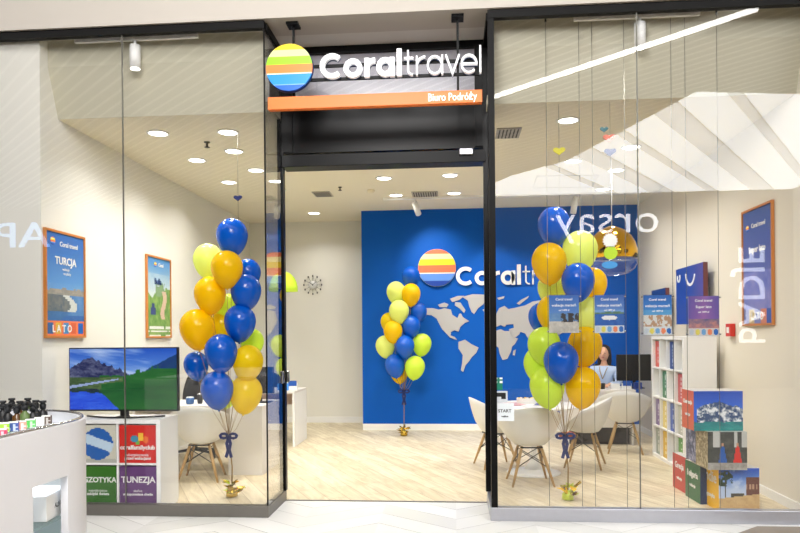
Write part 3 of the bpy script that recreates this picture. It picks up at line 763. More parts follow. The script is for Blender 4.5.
# fire alarm
p = onX(733, 330, XR)
al = empty('fire_alarm_box', (XR, p.y, p.z), 'small red square alarm call point on right wall', 'alarm box', None, radians(-90))
MB().box(-0.065, 0.065, -0.05, 0, -0.065, 0.065).build('housing', M['red'], al, bevel=0.006)
MB().box(-0.03, 0.03, -0.053, -0.0505, -0.03, 0.03).build('window', M['white'], al)

# blue projecting panels on the right wall
def blue_panel(py0, py1, z0, z1, label, fn=None):
    cy = (py0+py1)/2; w = py1-py0; h = z1-z0
    t = empty('wall_panel', (XR, cy, z0), label, 'wall panel', None, radians(-90))
    painted_box('board', w, 0.05, h, fn, left=(20, 50, 120), right=(110, 60, 60), other=(30, 50, 120), parent=t, loc=(0, -0.12, 0), res=40)
    MB().box(-w*0.35, -w*0.25, -0.07, 0, h*0.4, h*0.6).box(w*0.25, w*0.35, -0.07, 0, h*0.4, h*0.6).build('bracket', M['steel'], t)
    return t
def p_pan(u, v): return mix((16, 64, 156), (84, 76, 150), max(0, u-0.35)*1.6)
a = onX(676, 272, XR-0.12); b = onX(703, 262, XR-0.12)
t = blue_panel(b.y, a.y, 1.60, 2.27, 'large blue poster board with white ring, standing off the right wall', p_pan)
wpx = (a.y-b.y)
MB().ribbon(arc(0.06*wpx, 0.60, 0.15, 185, 345, 16), 0.03, -0.126, -0.1205).build('ring', M['white'], t)
MB().ribbon(arc(-0.38*wpx, 0.56, 0.045, 150, 400, 12), 0.025, -0.126, -0.1205).build('letter', M['white'], t)
a = onX(653, 297, XR-0.1); b = onX(667, 291, XR-0.1)
blue_panel(b.y, a.y, 1.55, 2.08, 'smaller blue poster board on the right wall nearer the blue wall', (18, 60, 130))

# ================================================================== TELEVISION AND CUBE UNIT
def cube_unit(name, x0, x1, y0, y1, z0, cols, rows, label, along='x', t=0.036, ch=None):
    o = empty(name, ((x0+x1)/2, (y0+y1)/2, 0), label, 'shelf unit')
    cx, cy = (x0+x1)/2, (y0+y1)/2; hh = None
    L = (x1-x0) if along == 'x' else (y1-y0); cell = (L - 2*t - (cols-1)*0.018)/cols; cwid = cell; cell = ch or cell; hh = rows*cell+(rows-1)*0.018+2*t
    c = MB(); d0, d1 = (y0-cy, y1-cy) if along == 'x' else (x0-cx, x1-cx)
    def bb(a, b, za, zb, e0=0, e1=0):
        if along == 'x': c.box(a, b, d0+e0, d1-e1, za, zb)
        else: c.box(d0+e0, d1-e1, a, b, za, zb)
    bb(-L/2, L/2, z0, z0+t); bb(-L/2, L/2, z0+hh-t, z0+hh); bb(-L/2, -L/2+t, z0+t, z0+hh-t); bb(L/2-t, L/2, z0+t, z0+hh-t)
    for k in range(1, cols): x = -L/2+t+k*cwid+(k-1)*0.018; bb(x, x+0.018, z0+t, z0+hh-t, 0.004, 0.004)
    for k in range(1, rows): z = z0+t+k*cell+(k-1)*0.018; bb(-L/2+t, L/2-t, z, z+0.018, 0.006, 0.006)
    c.build('carcass', M['wboard'], o)
    return o, cell, hh
tu, cell, uh = cube_unit('shelf_unit', -3.30, -2.53, 5.66, 6.04, 0.02, 2, 2, 'low white two by two cube shelf unit carrying the television')
MB().box(-0.385, 0.385, -0.17, 0.17, 0, 0.02).build('plinth', M['wboard'], tu)
MB().box(-0.385, 0.385, -0.186, -0.182, 0.06, 0.02+uh-0.04).build('back_panel', M['wboard'], tu).location.y = 0.366
ut = 0.02+uh
ux = [-3.30+0.036+cell/2, -3.30+0.036+cell*1.5+0.018]; uz = [0.02+0.036, 0.02+0.036+cell+0.018]
def red_club(u, v):
    if (u-0.42)**2+(v-0.64)**2 < 0.010: return (60,140,170)
    if abs(u-0.6) < 0.07 and abs(v-0.68) < 0.11: return (240,190,60)
    if (u-0.72)**2+(v-0.62)**2 < 0.008: return (230,110,50)
    if (u-0.5)**2+(v-0.55)**2 < 0.004: return (120,180,80)
    return (210, 38, 34)
def beach(u, v):
    r = math.hypot(u-0.5, v-0.5)
    if r < 0.42:
        k = v - 0.5 + 0.35*(u-0.5)
        if -0.1 < k < 0.16: return (190, 212, 230)
        return (30, 96, 176)
    return (205, 202, 186) if v > 0.12 else (180,180,170)
flatc = lambda c: (lambda u, v: c)
cw = cell-0.014
specs = [(0, 1, beach, 'white display box printed with a blue and white beach ball in television unit', []),
         (1, 1, red_club, 'red family club display box in top right cube of television unit', [('coralfamilyclub', 0, 0.36, 0.052, 0.0015), ('ubezpieczenie', 0, 0.18, 0.035, 0.0), ('przed wakacjami', 0, 0.09, 0.035, 0.001)]),
         (0, 0, (48, 112, 26), 'green display box reading EGZOTYKA in lower left cube', [('EGZOTYKA', 0, 0.58, 0.063, 0.002), ('najpiękniejsze', 0, 0.33, 0.03, 0), ('zakątki świata', 0, 0.24, 0.034, 0.001)]),
         (1, 0, (102, 62, 118), 'purple display box reading TUNEZJA in lower right cube', [('TUNEZJA', 0.01, 0.58, 0.073, 0.002), ('słońce', 0, 0.33, 0.03, 0), ('niezapomniane chwile', 0, 0.24, 0.03, 0.001)])]
for ci, ri, fn, lab, ws in specs:
    t = empty('display_box', (ux[ci], 5.668, uz[ri]+0.001), lab, 'display box')
    painted_box('box', cw, 0.30, cw, fn, left=fn if not callable(fn) else (200,60,50), right=None, parent=t, res=90, other=(210,210,205) if callable(fn) else fn)
    for s, x, z, sz, bd in ws: text('lettering', s, sz, M['white'], t, face_mw((x*cw, -0.0025, z*cw)), bd, 0.001, 'CENTER')
# television
TY = 5.84
a = onY(70, 346.5, TY); b = onY(179, 411, TY); tw = b.x-a.x; thh = 0.565
tx = (a.x+b.x)/2; tz0 = ut + 0.055
tv = empty('television', (tx, TY, ut), 'black flat-screen television showing a green valley and lake, on white cube unit', 'television')
MB().box(-tw/2, tw/2, -0.02, 0.025, 0.055, 0.055+thh).build('casing', M['blackm'], tv, bevel=0.004)
def landscape(u, v):
    c = mix((120,166,232), (30,80,190), (v-0.5)*1.9)
    c = mix(c, (176,198,236), (fb(u*3+3, v*10+u*2)-0.46)*2.6)
    m = 0.56 + 0.27*max(0, 1-abs(u-0.20)/0.34)**0.8 + 0.10*(fb(u*16, 1.0)-0.5) + 0.05*(vn(u*40, 2.0)-0.5)
    if u < 0.56 and v < m: c = mix((34,40,84), (112,118,146), (fb(u*26+v*9, v*24)-0.25)*1.5)
    rm = 0.60 + max(0, (u-0.68))*0.95 + 0.02*vn(u*30, 7)
    if u > 0.62 and v < rm: c = mix((22,52,120), (30,74,110), fb(u*15, v*15))
    hill = 0.545 + 0.12*min(1, max(0, (u-0.55)/0.25)) + 0.02*vn(u*26, 4.0) + (0.05 if vn(u*40, 3) > 0.8 and 0.6 < u < 0.85 else 0)
    if v < hill and u > 0.28: c = mix((16,74,38), (58,128,54), fb(u*6, v*14)*0.7+0.6*max(0, v-0.35))
    if u <= 0.5 and v <= 0.53 and v > 0.30+0.12*u: c = mix((36,60,40), (120,146,84), fb(u*16, v*30)*(0.6+u)) if u < 0.30 or v > 0.42+0.2*(u-0.3) else c
    if u < 0.46 and abs(v-(0.37+u*0.28)) < 0.012+0.025*(0.46-u): c = (150,168,210)
    ed = 0.26 + 0.20*min(1, max(0, (0.34-v)/0.34))
    if v < 0.34 and u < ed: c = mix((14,50,200), (70,120,236), fb(u*10, v*30)) if v < 0.27+0.04*vn(u*20, 5) else mix((20,36,60), (50,80,60), vn(u*30, v*30))
    return c
painted_box('screen', tw-0.018, 0.003, thh-0.025, landscape, parent=tv, loc=(0, -0.0235, 0.055+0.015), res=120, m=M['tvs'], other=(8,8,8))
MB().box(-0.035, 0.035, -0.01, 0.02, 0.012, 0.06).build('neck', M['blackm'], tv)
mb = MB(); pts = [(-0.36+0.72*i/16, 0.03-0.14*(1-((i-8)/8)**2), 0.008) for i in range(17)]
mb.tube(pts, 0.009, 6); mb.box(-0.04, 0.04, -0.11, 0.02, 0.001, 0.014); mb.build('stand', M['blackm'], tv)

# ================================================================== BALLOONS
def balloon_mesh():
    prof = []
    n = 22
    for i in range(n+1):
        t = i/n; th = pi*t
        z = -cos(th); r = sin(th)
        if z < 0: z2 = z*1.32; r *= (1 - 0.13*(-z)**1.6)
        else: z2 = z
        prof.append((max(r, 0.012), z2))
    return prof
BP = balloon_mesh()
_bcache = {}
def balloon(px, py, rpx, kind, Y, tie, label, group, tilt=(0, 0)):
    c = onY(px, py-rpx*0.06, Y); r = rpx*Y/F/0.9968
    key = 'b'
    up = (c - tie).normalized(); up = (up*0.55 + Vector((tilt[0], 0, 1))).normalized()
    R = up.to_track_quat('Z', 'Y').to_matrix().to_4x4()
    o = empty('balloon', c, label, 'balloon', group)
    if key not in _bcache:
        b = MB().lathe(BP, 32); b.build('skin', M['ball_blue']); ob = COL.objects['skin']; _bcache[key] = ob.data; bpy.data.objects.remove(ob)
    me = _bcache[key]
    k2 = kind
    if k2 not in _bcache:
        m2 = me.copy(); m2.materials.clear(); m2.materials.append(M['ball_'+kind]); _bcache[k2] = m2
    s = bpy.data.objects.new('skin', _bcache[k2]); COL.objects.link(s); s.parent = o
    s.matrix_local = R @ Matrix.Diagonal((r, r, r*1.06, 1))
    kt = -up*(r*1.40)
    MB().tube([kt*0.975, kt*1.0, kt*1.045], [r*0.03, r*0.05, r*0.09], 8).build('knot', M['ball_'+kind], o)
    tl = Vector(tie) - c
    mid = kt.lerp(tl, 0.5) + Vector((0, 0, -0.03))
    MB().tube([kt, kt.lerp(mid, .5), mid, mid.lerp(tl, .5), tl], 0.002, 4).build('string', M['string'], o)
    return o
def bunch(name, items, Y, tie_px, base_px, group, wlabel, rlabel, foil, jitter):
    base = onZ(*base_px, 0); Yb = base.y; tie = onY(tie_px[0], tie_px[1], Yb)
    for (px, py, r, k, dy, lab) in items: balloon(px, py, r, k, Yb+dy, tie, lab, group)
    w = empty('balloon_weight', (base.x, base.y, 0), wlabel, 'balloon weight', 'foil weights under the balloon bunches')
    mb = MB(); rr = random.Random(len(items))
    for k in range(26):
        a = rr.random()*2*pi; q = rr.random()*0.05; z = 0.03+rr.random()*0.10; s_ = 0.028+rr.random()*0.02
        d = Vector((cos(a), sin(a), rr.random()-0.3)); p0 = Vector((cos(a)*q, sin(a)*q, z))
        p1 = p0 + d*s_*1.6 + Vector((0, 0, 0.01)); n_ = d.cross(Vector((0,0,1))).normalized()*s_*0.6
        if p1.z < 0.005: p1.z = 0.005
        mb.add([p0-n_*0.3, p0+n_*0.3, p1+n_, p1-n_*0.7+Vector((0,0,0.012)), p0+Vector((0,0,0.02))], [(0,1,2,3), (0,4,3), (1,2,4)], foil[k % len(foil)])
    mb.build('foil', None, w)
    MB().lathe([(0.03, 0.0), (0.055, 0.01), (0.05, 0.06), (0.02, 0.09)], 14).build('weight_bag', foil[0], w)
    tl = tie - base
    MB().tube([(0,0,0.08), (0.004,0,tl.z*0.5), tl], 0.0065, 6).build('stem', M['string'], w)
    b = empty('ribbon_bow', tie, rlabel, 'ribbon bow', 'navy bows on the balloon stems')
    b2 = MB()
    for sx in (-1, 1):
        lp = [(sx*0.012,0,0)] + [(sx*(0.045+0.035*cos(q)), -0.012, 0.012+0.022*sin(q)) for q in [pi*1.1 - i*pi*2.1/8 for i in range(9)]] + [(0,0,0)]
        b2.ribbon([(p[0], p[2]) for p in lp], 0.022, -0.02, -0.008)
        b2.ribbon([(0,0), (sx*0.018,-0.06), (sx*0.006,-0.12), (sx*0.026,-0.19)], 0.028, -0.014, -0.008)
    b2.box(-0.014, 0.014, -0.024, 0.012, -0.014, 0.014)
    b2.build('bow', M['navy'], b)
    return tie, base
g1 = 'balloons of the left bunch'
L1 = [(248,273,13,'blue',0.22,'blue balloon peeking out right behind the upper amber one, left bunch'),
 (208,260,15,'pale',0.16,'pale lime balloon at the upper left of the left bunch'),
 (232,236,16,'blue',0.0,'topmost blue balloon of the left bunch'),
 (227,268,16,'orange',-0.10,'amber balloon in front just below the topmost blue one, left bunch'),
 (228,310,15,'lime',0.30,'lime balloon glimpsed in the middle behind the left bunch'),
 (246,291,15.5,'blue',0.02,'blue balloon at the upper right of the left bunch'),
 (210,294,16,'orange',0.0,'amber balloon below the pale lime one, left bunch'),
 (240,322,16,'blue',0.0,'shiny blue balloon mid right with room reflections, left bunch'),
 (222,325,13,'yellow',0.25,'yellow balloon mostly hidden in the middle of left bunch'),
 (197,328,17.5,'orange',-0.02,'large amber balloon at the far left of the left bunch'),
 (252,342,12,'lime',0.3,'lime balloon barely showing on the right, left bunch'),
 (221,352,16.5,'blue',-0.16,'front blue balloon in the centre of left bunch'),
 (248,362,15.5,'yellow',-0.02,'yellow balloon on the right side of left bunch'),
 (196,365,12.5,'blue',0.10,'blue balloon at lower left edge touching the television side'),
 (217,389,16.5,'blue',-0.14,'lowest blue balloon of the left bunch'),
 (246,393,16.5,'yellow',0.04,'lowest yellow balloon of left bunch, near the corner post'),
 (225,392,13,'lime',0.22,'lime balloon hidden behind the lowest blue one, left bunch')]
bunch('a', L1, 0, (229, 437), (232, 497), g1, 'crumpled gold and lime foil weight on floor inside left window', 'navy ribbon bow tied on the left balloon stem', [M['foilg'], M['foill'], M['gold']], 0)
g2 = 'balloons of the centre bunch by the blue wall'
L2 = [(411,276,9,'blue',0.10,'topmost dark blue balloon of the centre bunch'),
 (396,292,9.5,'pale',0.0,'pale lime balloon at upper left of centre bunch'),
 (411,294,9.5,'orange',-0.05,'amber balloon at the top right of centre bunch'),
 (389,322,8.5,'yellow',0.10,'yellow balloon half hidden on left of centre bunch'),
 (418,312,9,'blue',0.05,'blue balloon at the right edge of centre bunch, next to Alaska'),
 (399,311,10,'pale',-0.10,'pale lime balloon in the middle of centre bunch'),
 (411,326,9.5,'blue',-0.05,'blue balloon in the middle right of centre bunch'),
 (393,331,9.5,'orange',-0.12,'amber balloon at middle left of centre bunch'),
 (385,346,9.5,'pale',0.0,'pale lime balloon at the far left of centre bunch'),
 (422,344,9.5,'lime',0.0,'lime balloon at the far right of centre bunch'),
 (405,346,9.5,'blue',-0.14,'front blue balloon below the middle of centre bunch'),
 (399,372,9,'orange',0.12,'amber balloon hidden at the bottom of centre bunch'),
 (395,365,10,'blue',-0.05,'lowest blue balloon of centre bunch'),
 (415,367,10,'lime',-0.08,'lowest lime balloon of centre bunch')]
bunch('b', L2, 0, (404, 392), (404, 436), g2, 'small gold foil weight on floor before the blue wall', 'dark ribbon bow on centre balloon stem', [M['foilg'], M['gold']], 0)
g3 = 'balloons of the right bunch'
L3 = [(554,225,16,'blue',0.0,'topmost blue balloon of the right bunch'),
 (552,288,14,'pale',0.22,'pale yellow balloon behind the upper amber one, right bunch'),
 (592,284,14.5,'orange',0.16,'amber balloon peeking out right of the blue one, right bunch'),
 (580,250,17,'pale',0.02,'large pale lime balloon at the upper right of right bunch'),
 (549,262,17,'orange',-0.10,'large amber balloon at upper left of right bunch'),
 (578,281,16,'blue',-0.16,'blue balloon in the upper middle of right bunch'),
 (541,317,12.5,'blue',0.25,'blue balloon glimpsed at the left edge of right bunch'),
 (552,312,15,'orange',0.10,'amber balloon half hidden behind the hanging beach sheet'),
 (587,315,16,'pale',0.08,'pale yellow balloon between the two left hanging sheets'),
 (544,345,16,'lime',0.02,'lime balloon at middle left of right bunch'),
 (540,364,16,'lime',0.16,'lime balloon at the left edge behind others, right bunch'),
 (585,345,16.5,'orange',0.0,'amber balloon at middle right of right bunch'),
 (561,361,17,'blue',-0.18,'front blue balloon in the centre of right bunch'),
 (547,386,17,'lime',-0.02,'lowest lime balloon of right bunch'),
 (583,386,17,'orange',-0.02,'lowest amber balloon of right bunch')]
tie, base = bunch('c', L3, 0, (565, 437), (568, 500), g3, 'crumpled lime and gold foil weight on floor inside right window', 'navy ribbon bow tied on the right balloon stem', [M['foill'], M['foilg'], M['ball_orange']], 0)
MB_ = MB().ell((0,0,0), (0.06,0.012,0.035), 14, 8).ell((-0.055,0,0.0), (0.035,0.012,0.03), 12, 8)
o = MB_.build('gift_card', M['orange']); o.location = tie + Vector((0.04, 0.035, 0.01))
tag(o, 'orange round tag behind the navy bow on the right balloon stem', 'tag')

# ================================================================== PAPER HEARTS AND GARLANDS
def heart(mb, c, s, m):
    pts = []
    for i in range(24):
        a = 2*pi*i/24; x = 16*sin(a)**3; y = 13*cos(a)-5*cos(2*a)-2*cos(3*a)-cos(4*a)
        pts.append((c[0]+x*s/32, c[2]+y*s/44))
    mb.prism(pts, c[1]-0.006, c[1]+0.006, m)
def garland(items, px, top_y, bot_py, label, Y=5.76):
    top = onY(px, top_y, Y); zt_ = H if Y > 5.87 else top.z
    t = empty('paper_garland', (top.x, Y, zt_), label, 'garland')
    bz = onY(px, bot_py, Y).z - zt_
    MB().tube([(0,0,0), (0,0,bz)], 0.0014, 4).build('thread', M['dark'], t)
    for kind, ipx, ipy, spx, m in items:
        p = onY(ipx, ipy, Y); c = (p.x-top.x, -0.005, p.z-zt_); s = spx*Y/F; mb = MB()
        if kind == 'heart': heart(mb, c, s, None); mb.build('paper_heart', m, t)
        elif kind == 'sun':
            pts = []
            for i in range(32): a = 2*pi*i/32; r = s/2*(1 if i % 2 else 0.8); pts.append((c[0]+r*cos(a), c[2]+r*sin(a)))
            mb.prism(pts, -0.01, 0.002); mb.build('paper_sun', m, t)
        elif kind == 'disc':
            pts = [(c[0]+s/2*cos(2*pi*i/24), c[2]+s/2*sin(2*pi*i/24)) for i in range(24)]
            mb.prism(pts, -0.01, 0.002); mb.build('paper_disc', m, t)
        elif kind == 'oval':
            pts = [(c[0]+s/2*cos(2*pi*i/24), c[2]+s*0.24*sin(2*pi*i/24)) for i in range(24)]
            mb.prism(pts, -0.01, 0.002); mb.build('paper_oval', m, t)
mteal = mat('teal_paper', (70,120,130), 0.6); mcor = mat('coral_paper', (226,130,110), 0.6); mnv = mat('navy_paper', (24,40,104), 0.6); myl = mat('yellow_paper', (214,206,60), 0.6)
mws = mat('white_paper', (250,250,246), 0.6); mlm = mat('lime_paper', (190,226,40), 0.6); mbl = mat('blue_paper', (70,160,230), 0.6)
garland([('heart',604,129.5,8,mteal), ('heart',609,138,12,mcor), ('heart',610,152,12,mnv), ('sun',610,240.5,15,mws), ('disc',610.5,253,13,mlm), ('oval',609.5,265,15,mbl)], 610, 128, 268, 'string of paper hearts, white sun and lime disc in the right window', 5.93)
garland([('heart',559,151,12,myl)], 559, 146, 209, 'single yellow paper heart hanging over the right balloons', 5.93)
garland([('heart',238,198,9,mnv)], 238, 194, 219, 'single dark navy paper heart hanging over the left balloons', 6.4)

# ================================================================== HANGING SHEETS ON WIRES
HY = 5.66
wx = {k: onY(k, 200, HY).x for k in (547, 580, 593, 625, 641, 672, 686, 718)}
for k, X in wx.items():
    if k == 641: continue
    t = empty('suspension_cable', (X, HY, 0), {547:'leftmost thin vertical display cable in the right window',580:'thin display cable at the right edge of the beach sheet',593:'thin display cable at the left edge of the yacht sheet',625:'thin display cable at the right edge of the yacht sheet',672:'thin display cable right of the family sheet',686:'thin display cable left of the violet sheet',718:'rightmost thin vertical display cable'}[k], 'cable', 'thin vertical display cables')
    MB().tube([(0,0,0.005), (0,0,TOP)], 0.0022, 5).build('cable', M['wire'], t)
    MB().lathe([(0.008,0),(0.008,0.05)], 8, c=(0,0,TOP-0.052)).lathe([(0.008,0),(0.008,0.03)], 8).build('anchor', M['blackm'], t)
def lato(u, v, base):
    if v < 0.20:
        k = int(u*5); f = (u*5) % 1; col = [(180,190,200),(214,200,90),(110,160,206),(226,130,90),(40,100,180)][min(4, k)]
        if (f-0.5)**2/0.16+(v-0.10)**2/0.0055 < 1: return col
        return base
    return None
def ph_beach(u, v):
    if v > 0.52: return mix((84,128,188), (50,96,170), (v-0.5)*2)
    if v > 0.28 and u > 0.4 and fb(u*12, v*9) > 0.45: return (60,56,56)
    if v > 0.30: return mix((60,110,170), (120,150,180), fb(u*6, v*18))
    return mix((200,196,186), (140,136,130), fb(u*12, v*14)-0.2)
def ph_yacht(u, v):
    l = lato(u, v, (196,206,210))
    if l: return l
    if v > 0.6: return mix((90,130,190), (48,90,166), (v-0.6)*2.4)
    if v > 0.5: return mix((70,104,80), (110,140,110), fb(u*9, v*9)) if v < 0.5+0.09*fb(u*5, 1) else (110,150,200)
    if (u-0.5)**2/0.07+(v-0.40)**2/0.004 < 1: return (222,222,220)
    return mix((30,74,150), (60,110,180), fb(u*10, v*16))
def ph_family(u, v):
    l = lato(u, v, (200,206,208))
    if l: return l
    if v > 0.62: return mix((60,130,200), (30,90,170), (v-0.6)*2.4)
    if v > 0.5: return (80,150,200)
    if fb(u*10+3, v*9) > 0.52: return (176,140,110)
    return (206,206,200)
def ph_violet(u, v):
    l = lato(u, v, (206,200,196))
    if l: return l
    if v < 0.42: return mix((70,80,130), (214,140,120), fb(u*7, v*12)+ (0.4-v))
    return mix((146,96,160), (60,66,150), abs(u-0.5)+0.25*(v-0.4))
for (x0, x1, y0, y1, fn, lab, ttl) in ((549,578.5,295,333,ph_beach,'hanging clear sheet with rocky beach photo before the right balloons',''),
        (594.5,623.5,295,333,ph_yacht,'hanging sheet with white yacht and island photo right of the balloons',''),
        (643,671,295,335,ph_family,'hanging sheet with blue sky and family on a beach',''),
        (688,718,296,336,ph_violet,'hanging sheet with violet sunset photo in front of the blue board','Super lato')):
    A = onY(x0, y1, HY); B = onY(x1, y0, HY); w_ = B.x-A.x; h_ = B.z-A.z
    t = empty('hanging_sheet', ((A.x+B.x)/2, HY-0.012, A.z), lab, 'display sheet', None)
    MB().box(-w_/2-0.006, w_/2+0.006, 0.0, 0.004, -0.006, h_+0.006).build('acrylic_holder', M['acrylic'], t)
    painted_box('print', w_, 0.002, h_, fn, parent=t, loc=(0, -0.003, 0), res=150)
    for s_, z_, sz in (('Coral travel', 0.86, 0.028), (ttl or 'wakacje marzeń', 0.70, 0.03), ('od 1499 zł', 0.58, 0.02)):
        text('lettering', s_, sz, M['white'], t, face_mw((0.0, -0.0035, z_*h_)), 0.0004, 0.0003, 'CENTER')
    c = MB()
    for sx in (-1, 1):
        for z in (0.012, h_-0.012): c.lathe([(0.007, 0), (0.007, 0.014)], 8, None, Matrix.Translation((sx*(w_/2+0.010), 0.006, z)) @ RX90)
    c.build('clamp', M['steel'], t)

# ================================================================== CHAIRS
def shell_mesh():
    mb = MB(); N1 = 48; N2 = 12; vs = []; fs = []
    for j in range(N2+1):
        t = j/N2
        for i in range(N1):
            a = 2*pi*i/N1; f_ = cos(a)   # a=0 -> front (+y)
            back = max(0, -f_)**1.15; front = max(0, f_)**0.8; side = abs(sin(a))
            rimz = 0.655 - 0.215*front + 0.135*back
            if 0 < f_: rimz = 0.66*(1-front) + 0.435*front
            R = 0.305*side**2 + (0.235 if f_ > 0 else 0.29)*(1-side**2)
            fr = 0.62*t**0.75 + 0.38*t if t < 1 else 1.0
            rr = R*(t**0.62*0.92 + 0.08*t)
            if t > 0.5: rr = R*( (0.5**0.62*0.92+0.04) + (1-(0.5**0.62*0.92+0.04))*((t-0.5)/0.5)**(0.75) )
            z = 0.395 + (rimz-0.395)*(max(0, t-0.28)/0.72)**1.45
            flare = 0.02*max(0, t-0.85)/0.15*side
            vs.append(((rr+flare)*sin(a), rr*cos(a)-0.01, z))
    for j in range(N2):
        for i in range(N1):
            i2 = (i+1) % N1; fs.append((j*N1+i, j*N1+i2, (j+1)*N1+i2, (j+1)*N1+i))
    mb.add(vs, fs, None, True)
    return mb
def make_chair(label):
    t = empty('shell_armchair', (0,0,0), label, 'chair', 'moulded shell armchairs with beech legs')
    s = shell_mesh().build('seat_shell', M['shell'], t)
    me = s.data; bm = bmesh.new(); bm.from_mesh(me); bmesh.ops.remove_doubles(bm, verts=bm.verts, dist=0.0005); bmesh.ops.recalc_face_normals(bm, faces=bm.faces); bm.to_mesh(me); bm.free()
    sd = s.modifiers.new('thickness', 'SOLIDIFY'); sd.thickness = 0.009; sd.offset = 0
    for sx in (-1, 1):
        for sy in (-1, 1):
            MB().tube([(sx*0.095, sy*0.09, 0.385), (sx*0.14, sy*0.135, 0.22), (sx*0.205, sy*0.2, 0)], [0.014, 0.017, 0.010], 10).build('leg', M['wood'], t)
    b = MB()
    for sx in (-1, 1):
        b.tube([(sx*0.105, -0.10, 0.34), (-sx*0.150, -0.145, 0.185)], 0.0045, 6).tube([(sx*0.105, 0.10, 0.34), (-sx*0.150, 0.145, 0.185)], 0.0045, 6)
        b.tube([(sx*0.105, -0.10, 0.34), (sx*0.150, 0.145, 0.185)], 0.0045, 6).tube([(sx*0.105, 0.10, 0.34), (sx*0.150, -0.145, 0.185)], 0.0045, 6)
    for sx in (-1, 1): b.tube([(sx*0.10, -0.13, 0.378), (sx*0.10, 0.13, 0.378)], 0.008, 6)
    b.tube([(-0.11, -0.10, 0.372), (0.11, -0.10, 0.372)], 0.008, 6).tube([(-0.11, 0.10, 0.372), (0.11, 0.10, 0.372)], 0.008, 6)
    b.build('brace', M['blackm'], t)
    return t
ch0 = make_chair('shell armchair seen from behind at the front of the round table')
P = onZ(532, 476, 0); TBL = onZ(534, 476, 0)
def place(o, x, y, deg): o.location = (x, y, 0); o.rotation_euler.z = radians(deg)
p1 = onZ(530, 483, 0); place(ch0, p1.x, p1.y, 4)
def more(label, px, py, deg):
    c = copy_tree(ch0); c['label'] = label; p = onZ(px, py, 0); place(c, p.x, p.y, deg); return c
more('shell armchair on the right of the round table behind the balloon stem', 585, 466, 72)
more('shell armchair pushed up to the counter beside the brochure shelves', 625, 452, -12)
more('shell armchair at the left of the round table behind the door post', 496, 466, -75)
more('shell armchair in front of the left desk beside the left balloon stem', 202, 479, 8)

# ---- round table
tc_ = onZ(534, 473, 0)
tb = empty('round_table', (tc_.x, tc_.y+0.02, 0), 'white round pedestal table in the right part of the shop', 'table')
MB().lathe([(0.0, 0.705), (0.44, 0.708), (0.5, 0.722), (0.502, 0.728), (0.5, 0.735), (0.0, 0.736)], 56).build('tabletop', M['white'], tb)
MB().lathe([(0.0, 0.012), (0.10, 0.05), (0.05, 0.12), (0.032, 0.25), (0.028, 0.40), (0.034, 0.55), (0.06, 0.66), (0.12, 0.70), (0.0, 0.704)], 28).build('stem', M['white'], tb)
MB().lathe([(0.0, 0.0), (0.285, 0.0), (0.29, 0.008), (0.23, 0.022), (0.10, 0.05), (0.0, 0.055)], 40).build('base', M['white'], tb)
b_ = onZ(525, 399, 0.74)
o = MB()
o.box(-0.11,0.11,-0.05,0.05,0,0.004); o.box(-0.11,0.11,-0.052,-0.05,0,0.06); o.box(-0.11,0.11,0.05,0.052,0,0.06); o.box(-0.112,-0.11,-0.05,0.05,0,0.06); o.box(0.11,0.112,-0.05,0.05,0,0.06)
for k in range(9): o.ell((-0.09+0.0225*k, -0.02+0.04*(k % 2), 0.05), (0.018, 0.014, 0.018), 8, 6, [M['ball_orange'], M['ceil'], M['blackm']][k % 3])
ob = o.build('sweet_box', M['wboard']); ob.location = (tb.location.x-0.05, tb.location.y+0.12, 0.737); tag(ob, 'small white patterned box of sweets on the round table', 'box')
for k, (dx, dy, an, c_, lab) in enumerate(((-0.22, 0.0, 20, (200,150,160), 'open pinkish brochure lying on left of the round table'), (0.12, -0.05, -15, (40,70,150), 'blue brochure lying on the middle of the round table'), (-0.02, -0.25, 8, (225,225,228), 'white brochure near front edge of the round table'))):
    m_ = mat('brochure_cover', c_, 0.4)
    ob = MB().box(-0.105, 0.105, -0.148, 0.148, 0, 0.006, m_).build('brochure'); ob.location = (tb.location.x+dx, tb.location.y+dy, 0.737); ob.rotation_euler.z = radians(an); tag(ob, lab, 'brochure', 'brochures on the round table')

# ---- pendant lamps
def pendant(px, py_rim, rpx, Y, label, mt_, clear):
    c = onY(px, py_rim, Y); r = rpx*Y/F; t = empty('pendant_lamp', (c.x, Y, H), label, 'pendant lamp')
    dz = c.z - H
    hp = 1.32 if clear else 1.45
    MB().lathe([(r, dz), (r*0.985, dz+r*0.30*hp/1.3), (r*0.90, dz+r*0.62*hp/1.3), (r*0.74, dz+r*0.90*hp/1.3), (r*0.50, dz+r*1.12*hp/1.3), (r*0.22, dz+r*1.25*hp/1.3), (0.02, dz+r*1.30*hp/1.3)], 40).build('dome_shade', mt_, t)
    MB().tube([(0,0,-0.002), (0,0,dz+r*hp)], 0.004, 6).build('cord', M['white'], t)
    MB().lathe([(0.05,0),(0.05,-0.02),(0.01,-0.03)], 16).build('canopy', M['white'], t)
    if clear:
        lm = MB().lathe([(r*0.995, dz-0.002), (r*0.96, dz-r*0.22), (r*0.84, dz-r*0.42), (r*0.62, dz-r*0.58), (r*0.3, dz-r*0.68), (0.01, dz-r*0.7)], 40).build('clear_bowl', glass_mat('smoked_glass', 0.04, (0.82, 0.88, 1.0)), t)
    return t
pendant(612, 259, 24.5, 7.6, 'large mirrored gold dome pendant lamp over the right tables', M['gold'], True)
pendant(283.5, 291.5, 14.5, 9.0, 'lime yellow dome pendant lamp half hidden by the left door post', M['ball_lime'], False)

